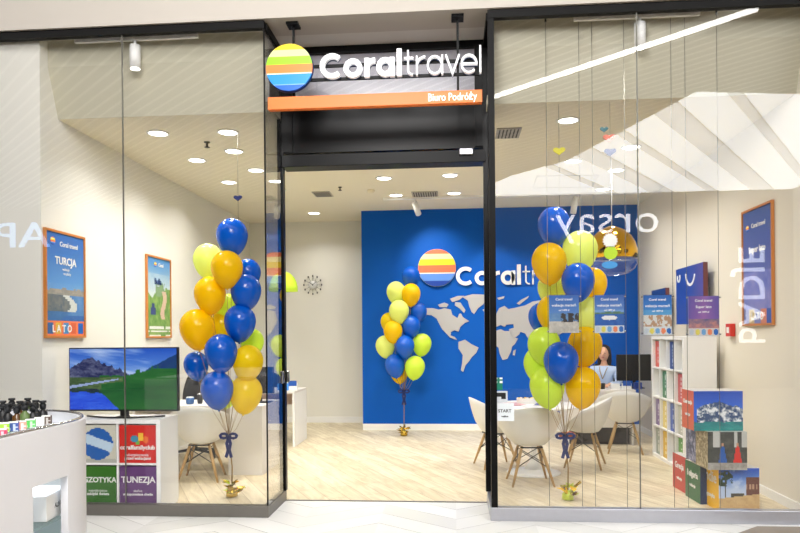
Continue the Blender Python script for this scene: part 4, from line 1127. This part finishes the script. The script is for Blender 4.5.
# ================================================================== LEFT DESKS
def desk_box(name, x0, x1, y0, y1, label):
    t = empty(name, ((x0+x1)/2, (y0+y1)/2, 0), label, 'desk'); return t, (x0-x1)/2, (x1-x0)/2, (y0-y1)/2, (y1-y0)/2
d1 = onZ(263, 475.5, 0)
t, a, b, c, d = desk_box('reception_desk', XL+0.02, d1.x, d1.y, d1.y+0.72, 'white office desk with closed right pedestal behind the left balloons')
xp = onY(228, 440, d1.y).x - t.location.x
MB().box(a, b, c, d, 0.72, 0.75).build('desktop', M['deskw'], t, bevel=0.003)
MB().box(xp, b-0.01, c+0.01, d-0.01, 0, 0.719).build('pedestal', M['deskw'], t)
MB().box(a, a+0.03, c+0.02, d-0.02, 0, 0.719).build('side_panel', M['deskw'], t)
MB().box(a+0.031, xp-0.001, d-0.05, d-0.03, 0.35, 0.719).build('modesty_panel', M['deskw'], t)
d2 = onZ(292, 447, 0)
t, a, b, c, d = desk_box('reception_desk', XL+0.02, d2.x+0.04, d2.y-0.0, d2.y+0.75, 'second white desk further back beside the cream back wall')
MB().box(a, b, c, d, 0.72, 0.75).build('desktop', M['deskw'], t, bevel=0.003)
MB().box(b-0.03, b, c, d, 0, 0.7199).build('side_panel', M['white'], t)
MB().box(a, a+0.03, c+0.02, d-0.02, 0, 0.719).build('side_panel', M['deskw'], t)
MB().box(a+0.031, b-0.031, d-0.22, d-0.2, 0.52, 0.719).build('modesty_panel', mat('pinkish_panel', (214, 190, 176), 0.6), t)
def monitor(loc, rz, w, h, label):
    t = empty('computer_monitor', loc, label, 'monitor', None, rz)
    MB().box(-w/2, w/2, -0.02, 0.02, 0.10, 0.10+h).build('housing', M['blackm'], t, bevel=0.004)
    MB().box(-w/2+0.012, w/2-0.012, 0.0205, 0.022, 0.115, 0.09+h).build('screen', mat('monitor_screen', (60,80,130), 0.2, emit=(0.2,0.35,0.6), es=0.6), t)
    MB().box(-0.02, 0.02, -0.035, -0.0205, 0.01, 0.25).build('neck', M['blackm'], t)
    MB().box(-0.12, 0.12, -0.11, 0.07, 0, 0.012).build('stand', M['blackm'], t)
    return t
DZ = 0.7505
m1 = onY(272, 395, d1.y+0.35)
monitor((m1.x-0.02-0.12, d1.y+0.40, DZ), radians(0), 0.3, 0.3, 'black computer monitor on the near left desk behind the corner glass')
# things on desks
def sign_block(loc, rz, w, h, label, cols_=((40,90,180),(240,240,245))):
    t = empty('desk_sign', loc, label, 'desk sign', None, rz)
    MB().box(-w/2, w/2, 0, 0.05, 0, h*0.75, M['white']).build('stand', None, t, bevel=0.004)
    MB().box(-w/2*0.9, w/2*0.9, -0.004, -0.0005, h*0.45, h).build('plate', mat('desk_sign_blue', cols_[0], 0.4), t)
    return t
q = onZ(296, 389.5, DZ); sign_block((q.x-0.02, d2.y+0.2, DZ), 0, 0.13, 0.13, 'small blue and white sign standing on the far left desk')
q = onZ(288, 391, DZ); ob = MB().box(-0.08, 0.08, -0.06, 0.06, 0, 0.09).build('leaflet_stack', M['bluelt']); ob.location = (q.x-0.1, d2.y+0.25, DZ); tag(ob, 'light blue stack of leaflets on the far left desk', 'leaflets')
def bottle_like(px, Yd, h, r, m1_, m2_, label, name='desk_cup'):
    q = onZ(px, 405, DZ); t = empty(name, (onY(px, 400, Yd).x, Yd, DZ), label, 'cup')
    MB().lathe([(r*0.8, 0), (r, h*0.3), (r, h)], 14).build('body', m1_, t)
    MB().lathe([(r*0.9, h), (r*0.9, h*1.15)], 14).build('lid', m2_, t)
bottle_like(190, d1.y+0.18, 0.07, 0.045, mat('blue_cup', (40,90,150), 0.4), M['white'], 'blue cup on near left desk beside the television')
bottle_like(200, d1.y+0.22, 0.10, 0.03, M['blackm'], M['steel'], 'dark jar on near left desk under the blue balloon')
def office_chair(loc, rz, label, mesh_=True):
    t = empty('office_chair', loc, label, 'office chair', 'black swivel office chairs', rz)
    mb = MB(); vs = []; fs = []
    for j in range(9):
        for i in range(9):
            u = i/8*2-1; v = j/8; w = 0.22*(1-0.28*v**3); vs.append((u*w, -0.22-0.03*v+0.05*u*u+0.03*sin(v*pi), 0.56+0.50*v - 0.05*u*u*v))
    for j in range(8):
        for i in range(8): fs.append((j*9+i, j*9+i+1, (j+1)*9+i+1, (j+1)*9+i))
    mb.add(vs, fs, None, True); s = mb.build('backrest', M['blackm'], t); q = s.modifiers.new('thickness', 'SOLIDIFY'); q.thickness = 0.05
    MB().box(-0.24, 0.24, -0.22, 0.24, 0.43, 0.50).build('seat', M['blackm'], t, bevel=0.02)
    MB().tube([(0,-0.18,0.47), (0,-0.30,0.50), (0,-0.30,0.62)], 0.02, 8).build('back_bracket', M['blackm'], t)
    MB().lathe([(0.03,0.10),(0.03,0.25),(0.02,0.25),(0.02,0.43)], 12).build('gas_lift', M['steel'], t)
    for k in range(5):
        a = 2*pi*k/5+0.3; d = Vector((cos(a), sin(a), 0))
        l = MB().tube([Vector((0,0,0.11)), d*0.27+Vector((0,0,0.075))], [0.022, 0.014], 8).build('base_arm', M['blackm'], t)
        MB().tube([d*0.27+Vector((-d.y,d.x,0))*-0.02+Vector((0,0,0.03)), d*0.27+Vector((-d.y,d.x,0))*0.02+Vector((0,0,0.03))], 0.03, 12).build('caster', M['blackm'], l)
    return t
q = onY(188, 388, d1.y+1.0)
oc = office_chair((onY(189, 388, 8.15).x+0.05, 8.20, 0), pi, 'black office chair behind the near left desk')
q = onZ(278, 440, 0); office_chair((q.x-0.14, d2.y+0.64, 0), pi, 'black office chair tucked at the far left desk').scale = (0.9, 0.9, 0.9)

# door clamp
p = onY(285, 377, DY-0.05)
cl = empty('door_clamp', (LX-0.005, DY-0.06, p.z), 'polished metal clamp holding the door glass at the left jamb', 'clamp')
MB().box(-0.018, -0.0095, -0.045, 0.03, -0.055, 0.055).build('inner_plate', M['steel'], cl, bevel=0.003)
MB().box(0.0035, 0.014, -0.045, 0.025, -0.055, 0.055).build('outer_plate', M['steel'], cl, bevel=0.003)
MB().box(0.018, 0.045, 0.07, 0.09, -0.05, 0.05).build('latch', M['steel'], cl, bevel=0.003)
# stickers on the pane at the right jamb
def sticker(x0, x1, y0, y1, fn, label, words=()):
    A = onY(x0, y1, GY-0.003); B = onY(x1, y0, GY-0.003); w_ = B.x-A.x; h_ = B.z-A.z
    t = empty('window_sticker', ((A.x+B.x)/2, GY-0.003, A.z), label, 'sticker')
    painted_box('sheet', w_, 0.002, h_, fn, parent=t, res=220)
    for s_, z_, sz, m_ in words: text('lettering', s_, sz, m_, t, face_mw((0, -0.001, z_*h_)), 0.0008, 0.0004, 'CENTER')
inkd = mat('sticker_ink', (50,50,54), 0.5)
sticker(494.5, 502.5, 377.5, 390, lambda u, v: ((230,235,230) if (v > 0.55 and abs(u-0.5) > 0.15 and abs(v-0.8) > 0.06) else (24,120,96)), 'small green and white sticker on pane, topmost of three')
sticker(495, 507.5, 391, 402.5, lambda u, v: ((30,30,34) if (0.15 < u < 0.85 and 0.5 < v < 0.85) or (u > 0.5 and 0.3 < v < 0.86 and u < 0.85) else (200,205,212)), 'white camera surveillance sticker on pane, middle of three')
sticker(495.5, 514, 403, 421, (222,228,232), 'white paper notice reading START on pane, lowest of three', (('START', 0.48, 0.036, inkd), ('wejście', 0.22, 0.018, inkd)))

# ================================================================== RIGHT SIDE: BROCHURE SHELVES
SX0 = 2.41
bs, bc, bh = cube_unit('shelf_unit', SX0, SX0+0.345, 7.42, 8.58, 0.0, 4, 4, 'tall white four by four cube shelf unit of brochure boxes against right wall', 'y', 0.036, 0.333)
bw = (8.58-7.42-0.072-0.054)/4
MB().box(0.165, 0.171, -0.54, 0.54, 0.04, bh-0.04).build('back_panel', M['wboard'], bs)
fc = {}
colsB = {(0,3):(214,92,70), (2,3):(30,70,140), (1,2):(50,120,80), (3,2):(196,84,84), (0,1):(120,96,150), (1,1):(226,206,120), (2,1):(64,96,180), (0,0):(150,160,150), (1,0):(222,180,50), (3,0):(96,156,70), (3,1):(200,200,190)}
cn = {(214,92,70):'coral red',(30,70,140):'navy',(50,120,80):'green',(196,84,84):'rose red',(120,96,150):'purple',(226,206,120):'pale yellow',(64,96,180):'blue',(150,160,150):'grey',(222,180,50):'amber',(96,156,70):'grass green',(200,200,190):'off-white'}
rows_ = ['bottom row', 'second row from the floor', 'third row from floor', 'top row']
for (ci, ri), col in colsB.items():
    # ci 0 = farthest from the panes
    yy = 8.58-0.036-bw/2-ci*(bw+0.018); zz = 0.036+ri*(bc+0.018)
    t = empty('brochure_box', (SX0+0.03, yy, zz+0.001), '%s brochure box, %s of tall cube unit' % (cn[col], rows_[ri]), 'brochure box', 'brochure boxes in the tall cube unit', radians(-90))
    def fn(u, v, col=col):
        if 0.12 < v < 0.88 and abs(u-0.5) < 0.10 and hsh(math.floor(v*18), col[0]) > 0.4: return mix(col, (255,255,255), 0.75)
        return col
    painted_box('box', bw*0.8, 0.26, bc*0.93, fn, left=col, right=col, parent=t, res=60, other=col)
# stacked display boxes
def ph_palm(u, v):
    gr_ = 0.30+0.10*u
    if v < gr_: return mix((214,184,130), (180,140,96), fb(u*9, v*14)-0.2) if v > 0.06 or u > 0.4 else (150,90,60)
    if u > 0.68 and v < 0.78: return (110,66,52) if not (0.5 < v < 0.62 and (u*12) % 1 < 0.5) else (190,150,120)
    if abs(u-0.16) < 0.022 and v < 0.72: return (60,60,44)
    d = math.hypot((u-0.16)*1.0, v-0.74)
    if d < 0.20 and fb(u*16+2, v*16) > 0.46 and v > 0.58: return (44,66,44)
    if 0.3 < u < 0.62 and v < 0.42 and fb(u*12, 2.0)*0.3+0.2 > v-0.12: return (70,66,54)
    c = mix((190,206,230), (30,84,190), (v-0.5)*2.2); return mix(c, (230,236,245), (fb(u*5, v*5)-0.5)*2.5)
def ph_marina(u, v):
    if v < 0.20+0.03*vn(u*8, 1): return mix((6,96,110), (30,160,150), fb(u*8, v*20))
    top = 0.55+0.22*max(0, 1-abs(u-0.5)/0.5)+0.12*(fb(u*9, 5)-0.5)
    if v < top and u > 0.06:
        n_ = fb(u*13, v*14)
        return (226,230,232) if n_ > 0.60 else ((140,152,166) if n_ > 0.48 else (44,74,116))
    return mix((26,96,206), (16,66,170), (v-0.6)*2)
def ph_dance(u, v):
    if v < 0.2: return mix((190,186,176), (120,116,110), fb(u*10, v*10)-0.1)
    for cx, col in ((0.38, (30,90,170)), (0.76, (214,40,30))):
        if 0.14 < v < 0.62 and abs(u-cx) < 0.11*(1-(v-0.14)/0.6)+0.012: return col
        if math.hypot(u-cx, v-0.66) < 0.035: return (190,140,110)
    if v > 0.6 and hsh(math.floor(u*16)) > 0.55: return (190,190,184)
    return mix((40,44,42), (86,88,80), fb(u*10, v*10))
def ph_pat(u, v): return mix((120,104,70), (220,206,170), (fb(u*16, v*18)-0.3)*2.2)
def ph_patb(u, v): return mix((40,56,96), (170,170,200), (fb(u*10, v*12)-0.35)*2.6)
def dbox(name, px, py, deg, w, d, h, z, front, left, label, words=(), right=None, ypos=None):
    p = onZ(px, py, z) if ypos is None else Vector((onY(px, py, ypos).x, ypos, z))
    # corner between left face and front face sits at p
    t = empty(name, (p.x, p.y, z), label, 'display box', None, radians(deg))
    painted_box('box', w, d, h, front, left=left, right=right, parent=t, loc=(w/2, 0, 0), res=120, other=(200,200,196))
    for s_, fx, fz, sz, bd in words:     # on the left face
        o = text('lettering', s_, sz, M['white'], t, Matrix.Translation((-0.002, d*(1-fx), fz*h)) @ Matrix.Rotation(-pi/2, 4, 'Z') @ RX90, bd, 0.001, 'CENTER')
    return t
B = 0.335
dbox('display_box', 719, 511.5, 3, B, B, B*1.08, 0.0, ph_palm, (244,190,8), 'yellow sided display box with palm tree photo on floor, lowest of the pile', (('Indie', .5, .62, .13, .002), ('egzotyka', .5, .25, .05, .001)))
dbox('display_box', 700.5, 505, 3, 0.07, B, B*1.0, 0.0, (20,50,100), (36,104,62), 'green display box standing behind the yellow sided one', (('Bułgaria', .5, .62, .075, .002), ('wakacje', .5, .35, .04, .001)), None, 6.12)
dbox('display_box', 686.5, 497, 3, 0.07, B, B, 0.0, (60,50,46), (196,64,54), 'red display box standing leftmost on the floor by the shelves', (('Grecja', .5, .62, .08, .002), ('wakacje', .5, .3, .04, .001)), None, 6.50)
zB = B*1.08+0.002
dbox('display_box', 708, 472, 1, 0.315, 0.27, 0.315, zB, ph_dance, ph_pat, 'brown patterned display box with two dancers, middle of the pile', (), None, 5.80)
dbox('display_box', 697, 470, 1, 0.30, 0.26, 0.31, zB, (120,120,120), ph_patb, 'blue patterned display box behind the dancers box in the pile', (), None, 6.09)
dbox('display_box', 694, 432, 2, 0.40, 0.27, 0.33, zB+0.317, ph_marina, (226,104,66), 'display box with blue marina photo, topmost of the pile', (('Chorwacja', .5, .66, .045, .002), ('wakacje', .5, .35, .035, .001)), None, 5.84)
# low white plinth under the pile top boxes
# ================================================================== RIGHT DESK AND PERSON
cd = onZ(640, 446, 0); CY = 9.25
x0 = onY(566, 393, CY).x; x1 = SX0 - 0.02
t = empty('service_counter', ((x0+x1)/2, CY+0.35, 0), 'white service desk the seated woman works at by the blue wall', 'desk')
xa, xb = x0-(x0+x1)/2, x1-(x0+x1)/2
MB().box(xa, xb, -0.35, 0.35, 0.715, 0.745).build('desktop', M['deskw'], t, bevel=0.003)
MB().box(xa+0.02, xb-0.02, -0.33, -0.31, 0.24, 0.7149).build('front_panel', M['deskw'], t)
MB().box(xa+0.02, xa+0.045, -0.309, 0.33, 0.0, 0.7149).build('side_panel', M['deskw'], t)
MB().box(xb-0.045, xb-0.02, -0.309, 0.33, 0.0, 0.7149).build('side_panel', M['deskw'], t)
MB().box(xa+0.05, xb-0.05, -0.20, -0.18, 0.0, 0.2395).build('plinth', M['desksh'], t)  # recessed sheet, coloured dark to stand for the shade under the desk
DZ2 = 0.7455
A = onY(620, 357, CY+0.3); Bq = onY(651, 391, CY+0.3)
mo_ = monitor(((A.x+Bq.x)/2-0.02, CY+0.32, DZ2), 0, 0.46, 0.36, 'black computer monitor back on the service desk beside the shelves')
q = onY(626, 384, CY+0.1); sign_block((q.x, CY+0.05, DZ2), 0, 0.12, 0.11, 'small blue desk sign in front of the black monitor')
q = onY(638, 386, CY+0.1); ob = MB().box(-0.05, 0.05, -0.03, 0.03, 0, 0.09).build('leaflet_stack', mat('navy_leaflets', (30,60,140), 0.4)); ob.location = (q.x, CY+0.12, DZ2); tag(ob, 'navy leaflet stack on the service desk right of blue sign', 'leaflets')
q = onY(615, 388, CY+0.1); ob = MB().box(-0.055, 0.055, -0.04, 0.04, 0, 0.075).build('card_holder', M['white']); ob.location = (q.x, CY+0.1, DZ2); tag(ob, 'white card holder on the service desk before the woman', 'card holder')
q = onY(603, 388, CY+0.1); ob = MB().lathe([(0.03,0),(0.035,0.08),(0.03,0.081)], 14).build('mug', M['blackm']); ob.location = (q.x, CY+0.12, DZ2); tag(ob, 'dark mug on service desk in front of the woman', 'mug')

hx = onY(605, 352, CY+0.85).x
oc2 = copy_tree(oc); oc2['label'] = 'black office chair the woman sits on behind the service desk'; oc2.location = (hx+0.03, CY+0.92, 0); oc2.rotation_euler.z = pi
def skin_obj(name, verts, edges, radii, m, parent, lvl=1, root=0):
    me = bpy.data.meshes.new(name); me.from_pydata(verts, edges, []); me.materials.append(m)
    o = bpy.data.objects.new(name, me); COL.objects.link(o); o.parent = parent
    sk = o.modifiers.new('skin', 'SKIN'); sk.use_smooth_shade = True
    for i, r in enumerate(radii):
        v = me.skin_vertices[0].data[i]; v.radius = r if isinstance(r, tuple) else (r, r); v.use_root = (i == root)
    sb = o.modifiers.new('smooth', 'SUBSURF'); sb.levels = lvl; sb.render_levels = lvl
    return o
# local: person faces -y, seated, pelvis near z=.52
pr = empty('person', (hx, CY+0.90, 0), 'seated woman with dark hair in a light blue shirt and lanyard behind the service desk', 'person', None, radians(-22))
V_ = [(0,0,0.53),(0,-0.01,0.68),(0,0,0.84),(0,0,0.97),(0,-0.01,1.05),(0,-0.03,1.12),
      (0.09,-0.06,0.54),(0.11,-0.40,0.55),(0.11,-0.42,0.30),(0.11,-0.40,0.08),(0.11,-0.52,0.04),
      (-0.09,-0.06,0.54),(-0.11,-0.40,0.55),(-0.11,-0.42,0.30),(-0.11,-0.40,0.08),(-0.11,-0.52,0.04),
      (0.16,0,0.96),(0.22,-0.06,0.80),(0.20,-0.26,0.775),(0.15,-0.42,0.785),(0.13,-0.49,0.78),
      (-0.16,0,0.96),(-0.22,-0.06,0.80),(-0.20,-0.26,0.775),(-0.15,-0.42,0.785),(-0.13,-0.49,0.78)]
E_ = [(0,1),(1,2),(2,3),(3,4),(4,5),(0,6),(6,7),(7,8),(8,9),(9,10),(0,11),(11,12),(12,13),(13,14),(14,15),(3,16),(16,17),(17,18),(18,19),(19,20),(3,21),(21,22),(22,23),(23,24),(24,25)]
R_ = [0.12,0.11,0.12,0.09,0.045,0.05,0.085,0.06,0.055,0.04,0.035,0.085,0.06,0.055,0.04,0.035,0.05,0.04,0.034,0.026,0.022,0.05,0.04,0.034,0.026,0.022]
body = skin_obj('body', V_, E_, R_, M['skin'], pr)
hd = MB().ell((0,-0.03,1.20), (0.072,0.088,0.108), 20, 14).ell((0,-0.118,1.185), (0.012,0.014,0.02), 10, 6).ell((0.073,-0.02,1.19), (0.01,0.018,0.026), 8, 6).ell((-0.073,-0.02,1.19), (0.01,0.018,0.026), 8, 6)
hd.build('head', M['skin'], pr)
MB().ell((0.027,-0.108,1.21), (0.011,0.006,0.006), 8, 6).ell((-0.027,-0.108,1.21), (0.011,0.006,0.006), 8, 6).build('eye', M['hair'], pr)
MB().ell((0,-0.112,1.148), (0.02,0.005,0.006), 8, 6).build('mouth', mat('lips', (190,96,90), 0.5), pr)
MB().ell((0,0.012,1.225), (0.094,0.098,0.112), 20, 14).ell((0.068,0.01,1.13), (0.036,0.055,0.13), 12, 8).ell((-0.068,0.01,1.13), (0.036,0.055,0.13), 12, 8).build('hair', M['hair'], pr)
Vs = V_[:4] + [(0,0.0,1.03)] + V_[16:20] + V_[21:25]
Es = [(0,1),(1,2),(2,3),(3,4),(3,5),(5,6),(6,7),(7,8),(3,9),(9,10),(10,11),(11,12)]
skin_obj('shirt', Vs, Es, [0.13,0.125,0.14,0.12,0.075,0.075,0.058,0.048,0.04,0.075,0.058,0.048,0.04], M['shirt'], pr)
skin_obj('trousers', [(0,0,0.50)]+[V_[i] for i in (6,7,8,9,11,12,13,14)], [(0,1),(1,2),(2,3),(3,4),(0,5),(5,6),(6,7),(7,8)], [0.13,0.095,0.07,0.062,0.05,0.095,0.07,0.062,0.05], M['trouser'], pr)
MB().tube([(-0.06,-0.05,1.02),(-0.04,-0.13,0.95),(0,-0.155,0.84)], 0.006, 6).tube([(0.06,-0.05,1.02),(0.04,-0.13,0.95),(0,-0.155,0.84)], 0.006, 6).build('lanyard', mat('lanyard_gold', (150,120,60), 0.5), pr)
for sx in (-1, 1):
    h_ = skin_obj('hand', [(sx*0.13,-0.49,0.78),(sx*0.125,-0.54,0.775),(sx*0.15,-0.60,0.765),(sx*0.135,-0.615,0.765),(sx*0.12,-0.615,0.765),(sx*0.105,-0.60,0.765),(sx*0.10,-0.53,0.768),(sx*0.085,-0.56,0.765)], [(0,1),(1,2),(1,3),(1,4),(1,5),(0,6),(6,7)], [0.022,0.026,0.009,0.009,0.009,0.008,0.012,0.009], M['skin'], pr)

# ================================================================== FOREGROUND KIOSK
KX = -2.02; KY = 4.02; R = 0.60; KY0 = 1.5
kz = 1.05
ko = empty('display_counter', (KX-0.5, 3.0, 0), 'white sales counter with rounded end in the mall corridor, lower left', 'counter')
def K(x): return x-(KX-0.5)
def KYc(y): return y-3.0
cb = MB(); cb_m = mat('counter_white', (226, 226, 230), 0.4, noise=0.04, nscale=5)
ya, yb_ = onX(33, 500, KX).y, onX(68, 500, KX).y
zt_w = onX(33, 488, KX).z
XW = KX-1.3
def kbox(x0, x1, y0, y1, z0, z1): cb.box(K(x0), K(x1), KYc(y0), KYc(y1), z0, z1)
kbox(KX-0.04, KX, KY0, ya, 0, kz); kbox(KX-0.04, KX, yb_, KY-R, 0, kz); kbox(KX-0.04, KX, ya, yb_, zt_w, kz)
NQ = 16
def karc(rr_): return [(K(KX-R+rr_*cos(q)), KYc(KY-R+rr_*sin(q))) for q in [pi/2*i/NQ for i in range(NQ+1)]]
pts = karc(R); pin = karc(R-0.04); n1 = NQ+1
vs = [(p[0], p[1], z) for z in (0, kz) for p in pts] + [(p[0], p[1], z) for z in (0, kz) for p in pin]
fs = []
for i in range(NQ): fs += [(i, i+1, n1+i+1, n1+i), (2*n1+i, 3*n1+i, 3*n1+i+1, 2*n1+i+1)]
cb.add(vs, fs, None, True)
cb.add([(p[0], p[1], kz) for p in pts] + [(p[0], p[1], kz) for p in pin], [(i, i+1, n1+i+1, n1+i) for i in range(NQ)])
kbox(XW, KX-R, KY-0.04, KY, 0, kz); kbox(XW, XW+0.04, KY0, KY-0.04, 0, kz); kbox(XW+0.04, KX-0.041, KY0, KY0+0.04, 0, kz)
cb.build('casing', cb_m, ko)
TZ = 0.985
tp = [(K(XW+0.05), KYc(KY0+0.05)), (K(KX-0.045), KYc(KY0+0.05))] + karc(R-0.045) + [(K(XW+0.05), KYc(KY-0.045))]
n = len(tp); MB().add([(p[0], p[1], TZ-0.02) for p in tp]+[(p[0], p[1], TZ) for p in tp], [tuple(range(n)), tuple(range(n, 2*n))]+[(i, (i+1) % n, (i+1) % n+n, i+n) for i in range(n)]).build('tray', mat('lit_tray', (236, 244, 252), 0.3), ko)
rim = [(K(KX-0.02), KYc(KY0)), (K(KX-0.02), KYc(KY-R))] + karc(R-0.02)[1:] + [(K(XW), KYc(KY-0.02))]
MB().tube([(p[0], p[1], kz+0.004) for p in rim], 0.010, 6).build('steel_rim', M['steel'], ko)
zg = onX(68, 517, KX).z
MB().box(K(KX-0.7), K(KX-0.041), KYc(ya-0.2), KYc(KY-R), zg-0.012, zg).box(K(KX-0.7), K(KX-0.2), KYc(KY-R), KYc(KY-0.25), zg-0.012, zg).build('glass_shelf', glass_mat('green_glass', 0.1, (0.8,0.9,0.9)), ko)
MB().box(K(KX-0.71), K(KX-0.70), KYc(ya-0.2), KYc(KY-0.2), 0.1, zt_w).box(K(KX-0.7), K(KX-0.2), KYc(KY-0.21), KYc(KY-0.20), 0.1, zt_w).box(K(KX-0.7), K(KX-0.2), KYc(ya-0.2), KYc(KY-0.2), zt_w+0.001, zt_w+0.011).build('cavity_lining', M['white'], ko)
MB().box(K(KX-0.5), K(KX-0.15), KYc(ya-0.1), KYc(KY-0.4), zt_w-0.012, zt_w-0.003).build('shelf_light', mat('counter_lamp', (255,255,255), 0.4, emit=(0.85, 0.93, 1), es=4.0), ko)
bx = empty('product_box', (KX-0.17, 3.42, zg), 'white product carton on the glass shelf inside the counter', 'box', None, radians(8))
MB().box(-0.10, 0.10, -0.14, 0.13, 0.001, 0.13).build('carton', M['white'], bx, bevel=0.003)
text('lettering', 'ALFA', 0.035, inkd, bx, Matrix.Translation((0.1005, -0.05, 0.05)) @ Matrix.Rotation(pi/2, 4, 'Z') @ RX90, 0, 0.0006)
# products on the counter top
rr = random.Random(3)
capped = [(3,411),(12,409),(20,412),(28,409),(36,412),(8,417),(17,418),(25,418),(33,417),(43,414)]
gold_l = mat('amber_glass', (90,60,30), 0.2)
names = ['first','second','third','fourth','fifth','sixth','seventh','eighth','ninth','tenth']
for k, (px, py) in enumerate(capped):
    q = onZ(px, py + (12 if k < 5 else 9), TZ)
    t = empty('bottle', (q.x, q.y, TZ+0.001), 'small dark bottle with black cap on the white counter, part of its cluster of ten', 'bottle', 'black-capped bottles on the counter')
    h = 0.085+0.02*rr.random()
    MB().lathe([(0.001,0),(0.024,0.001),(0.026,0.01),(0.026,h*0.7),(0.012,h*0.85),(0.010,h)], 16).build('body', [M['blackm'], M['blackm'], gold_l, mat('label_green', (90,110,60), 0.5)][k % 4], t)
    MB().lathe([(0.017,h-0.005),(0.019,h+0.02),(0.012,h+0.03),(0.02,h+0.033),(0.02,h+0.045)], 14).build('cap', M['blackm'], t)
cards = [((150,215,50),'bright green'), ((60,80,150),'navy blue'), ((230,150,130),'salmon'), ((90,190,90),'leaf green'), ((228,224,214),'off-white'), ((90,70,60),'brown'), ((200,60,90),'crimson')]
cx_ = [4, 13, 21, 30, 39, 46, 1]; cy_ = [434,433,432,430,428,426,441]
for k, (c_, nm_) in enumerate(cards):
    q = onZ(cx_[k], cy_[k], TZ)
    t = empty('product_carton', (q.x, q.y, TZ+0.001), '%s printed product carton standing on the white counter before the bottles' % nm_, 'carton', 'printed cartons on the counter', radians(rr.uniform(8, 30)))
    w_ = 0.05
    painted_box('carton', w_, 0.025, 0.06, (lambda u, v, c_=c_: (240,240,236) if v > 0.88 or v < 0.1 else (mix(c_, (240,240,236), 0.7) if hsh(math.floor(u*4), math.floor(v*5)) > 0.7 else c_)), left=c_, right=c_, parent=t, res=160, other=(225,225,220))
for k in range(7):
    q = onZ(8+k*8, 440-k*1.7, TZ); q.x = min(q.x, KX-0.09)
    o = MB().box(-0.022, 0.022, -0.03, 0.03, 0, 0.035).build('clear_tray', M['acrylic']); o.location = (q.x-0.01, q.y, TZ+0.001); tag(o, 'small clear tray in the row along the counter edge', 'tray', 'clear trays along the counter edge')
print('built', len(bpy.data.objects))
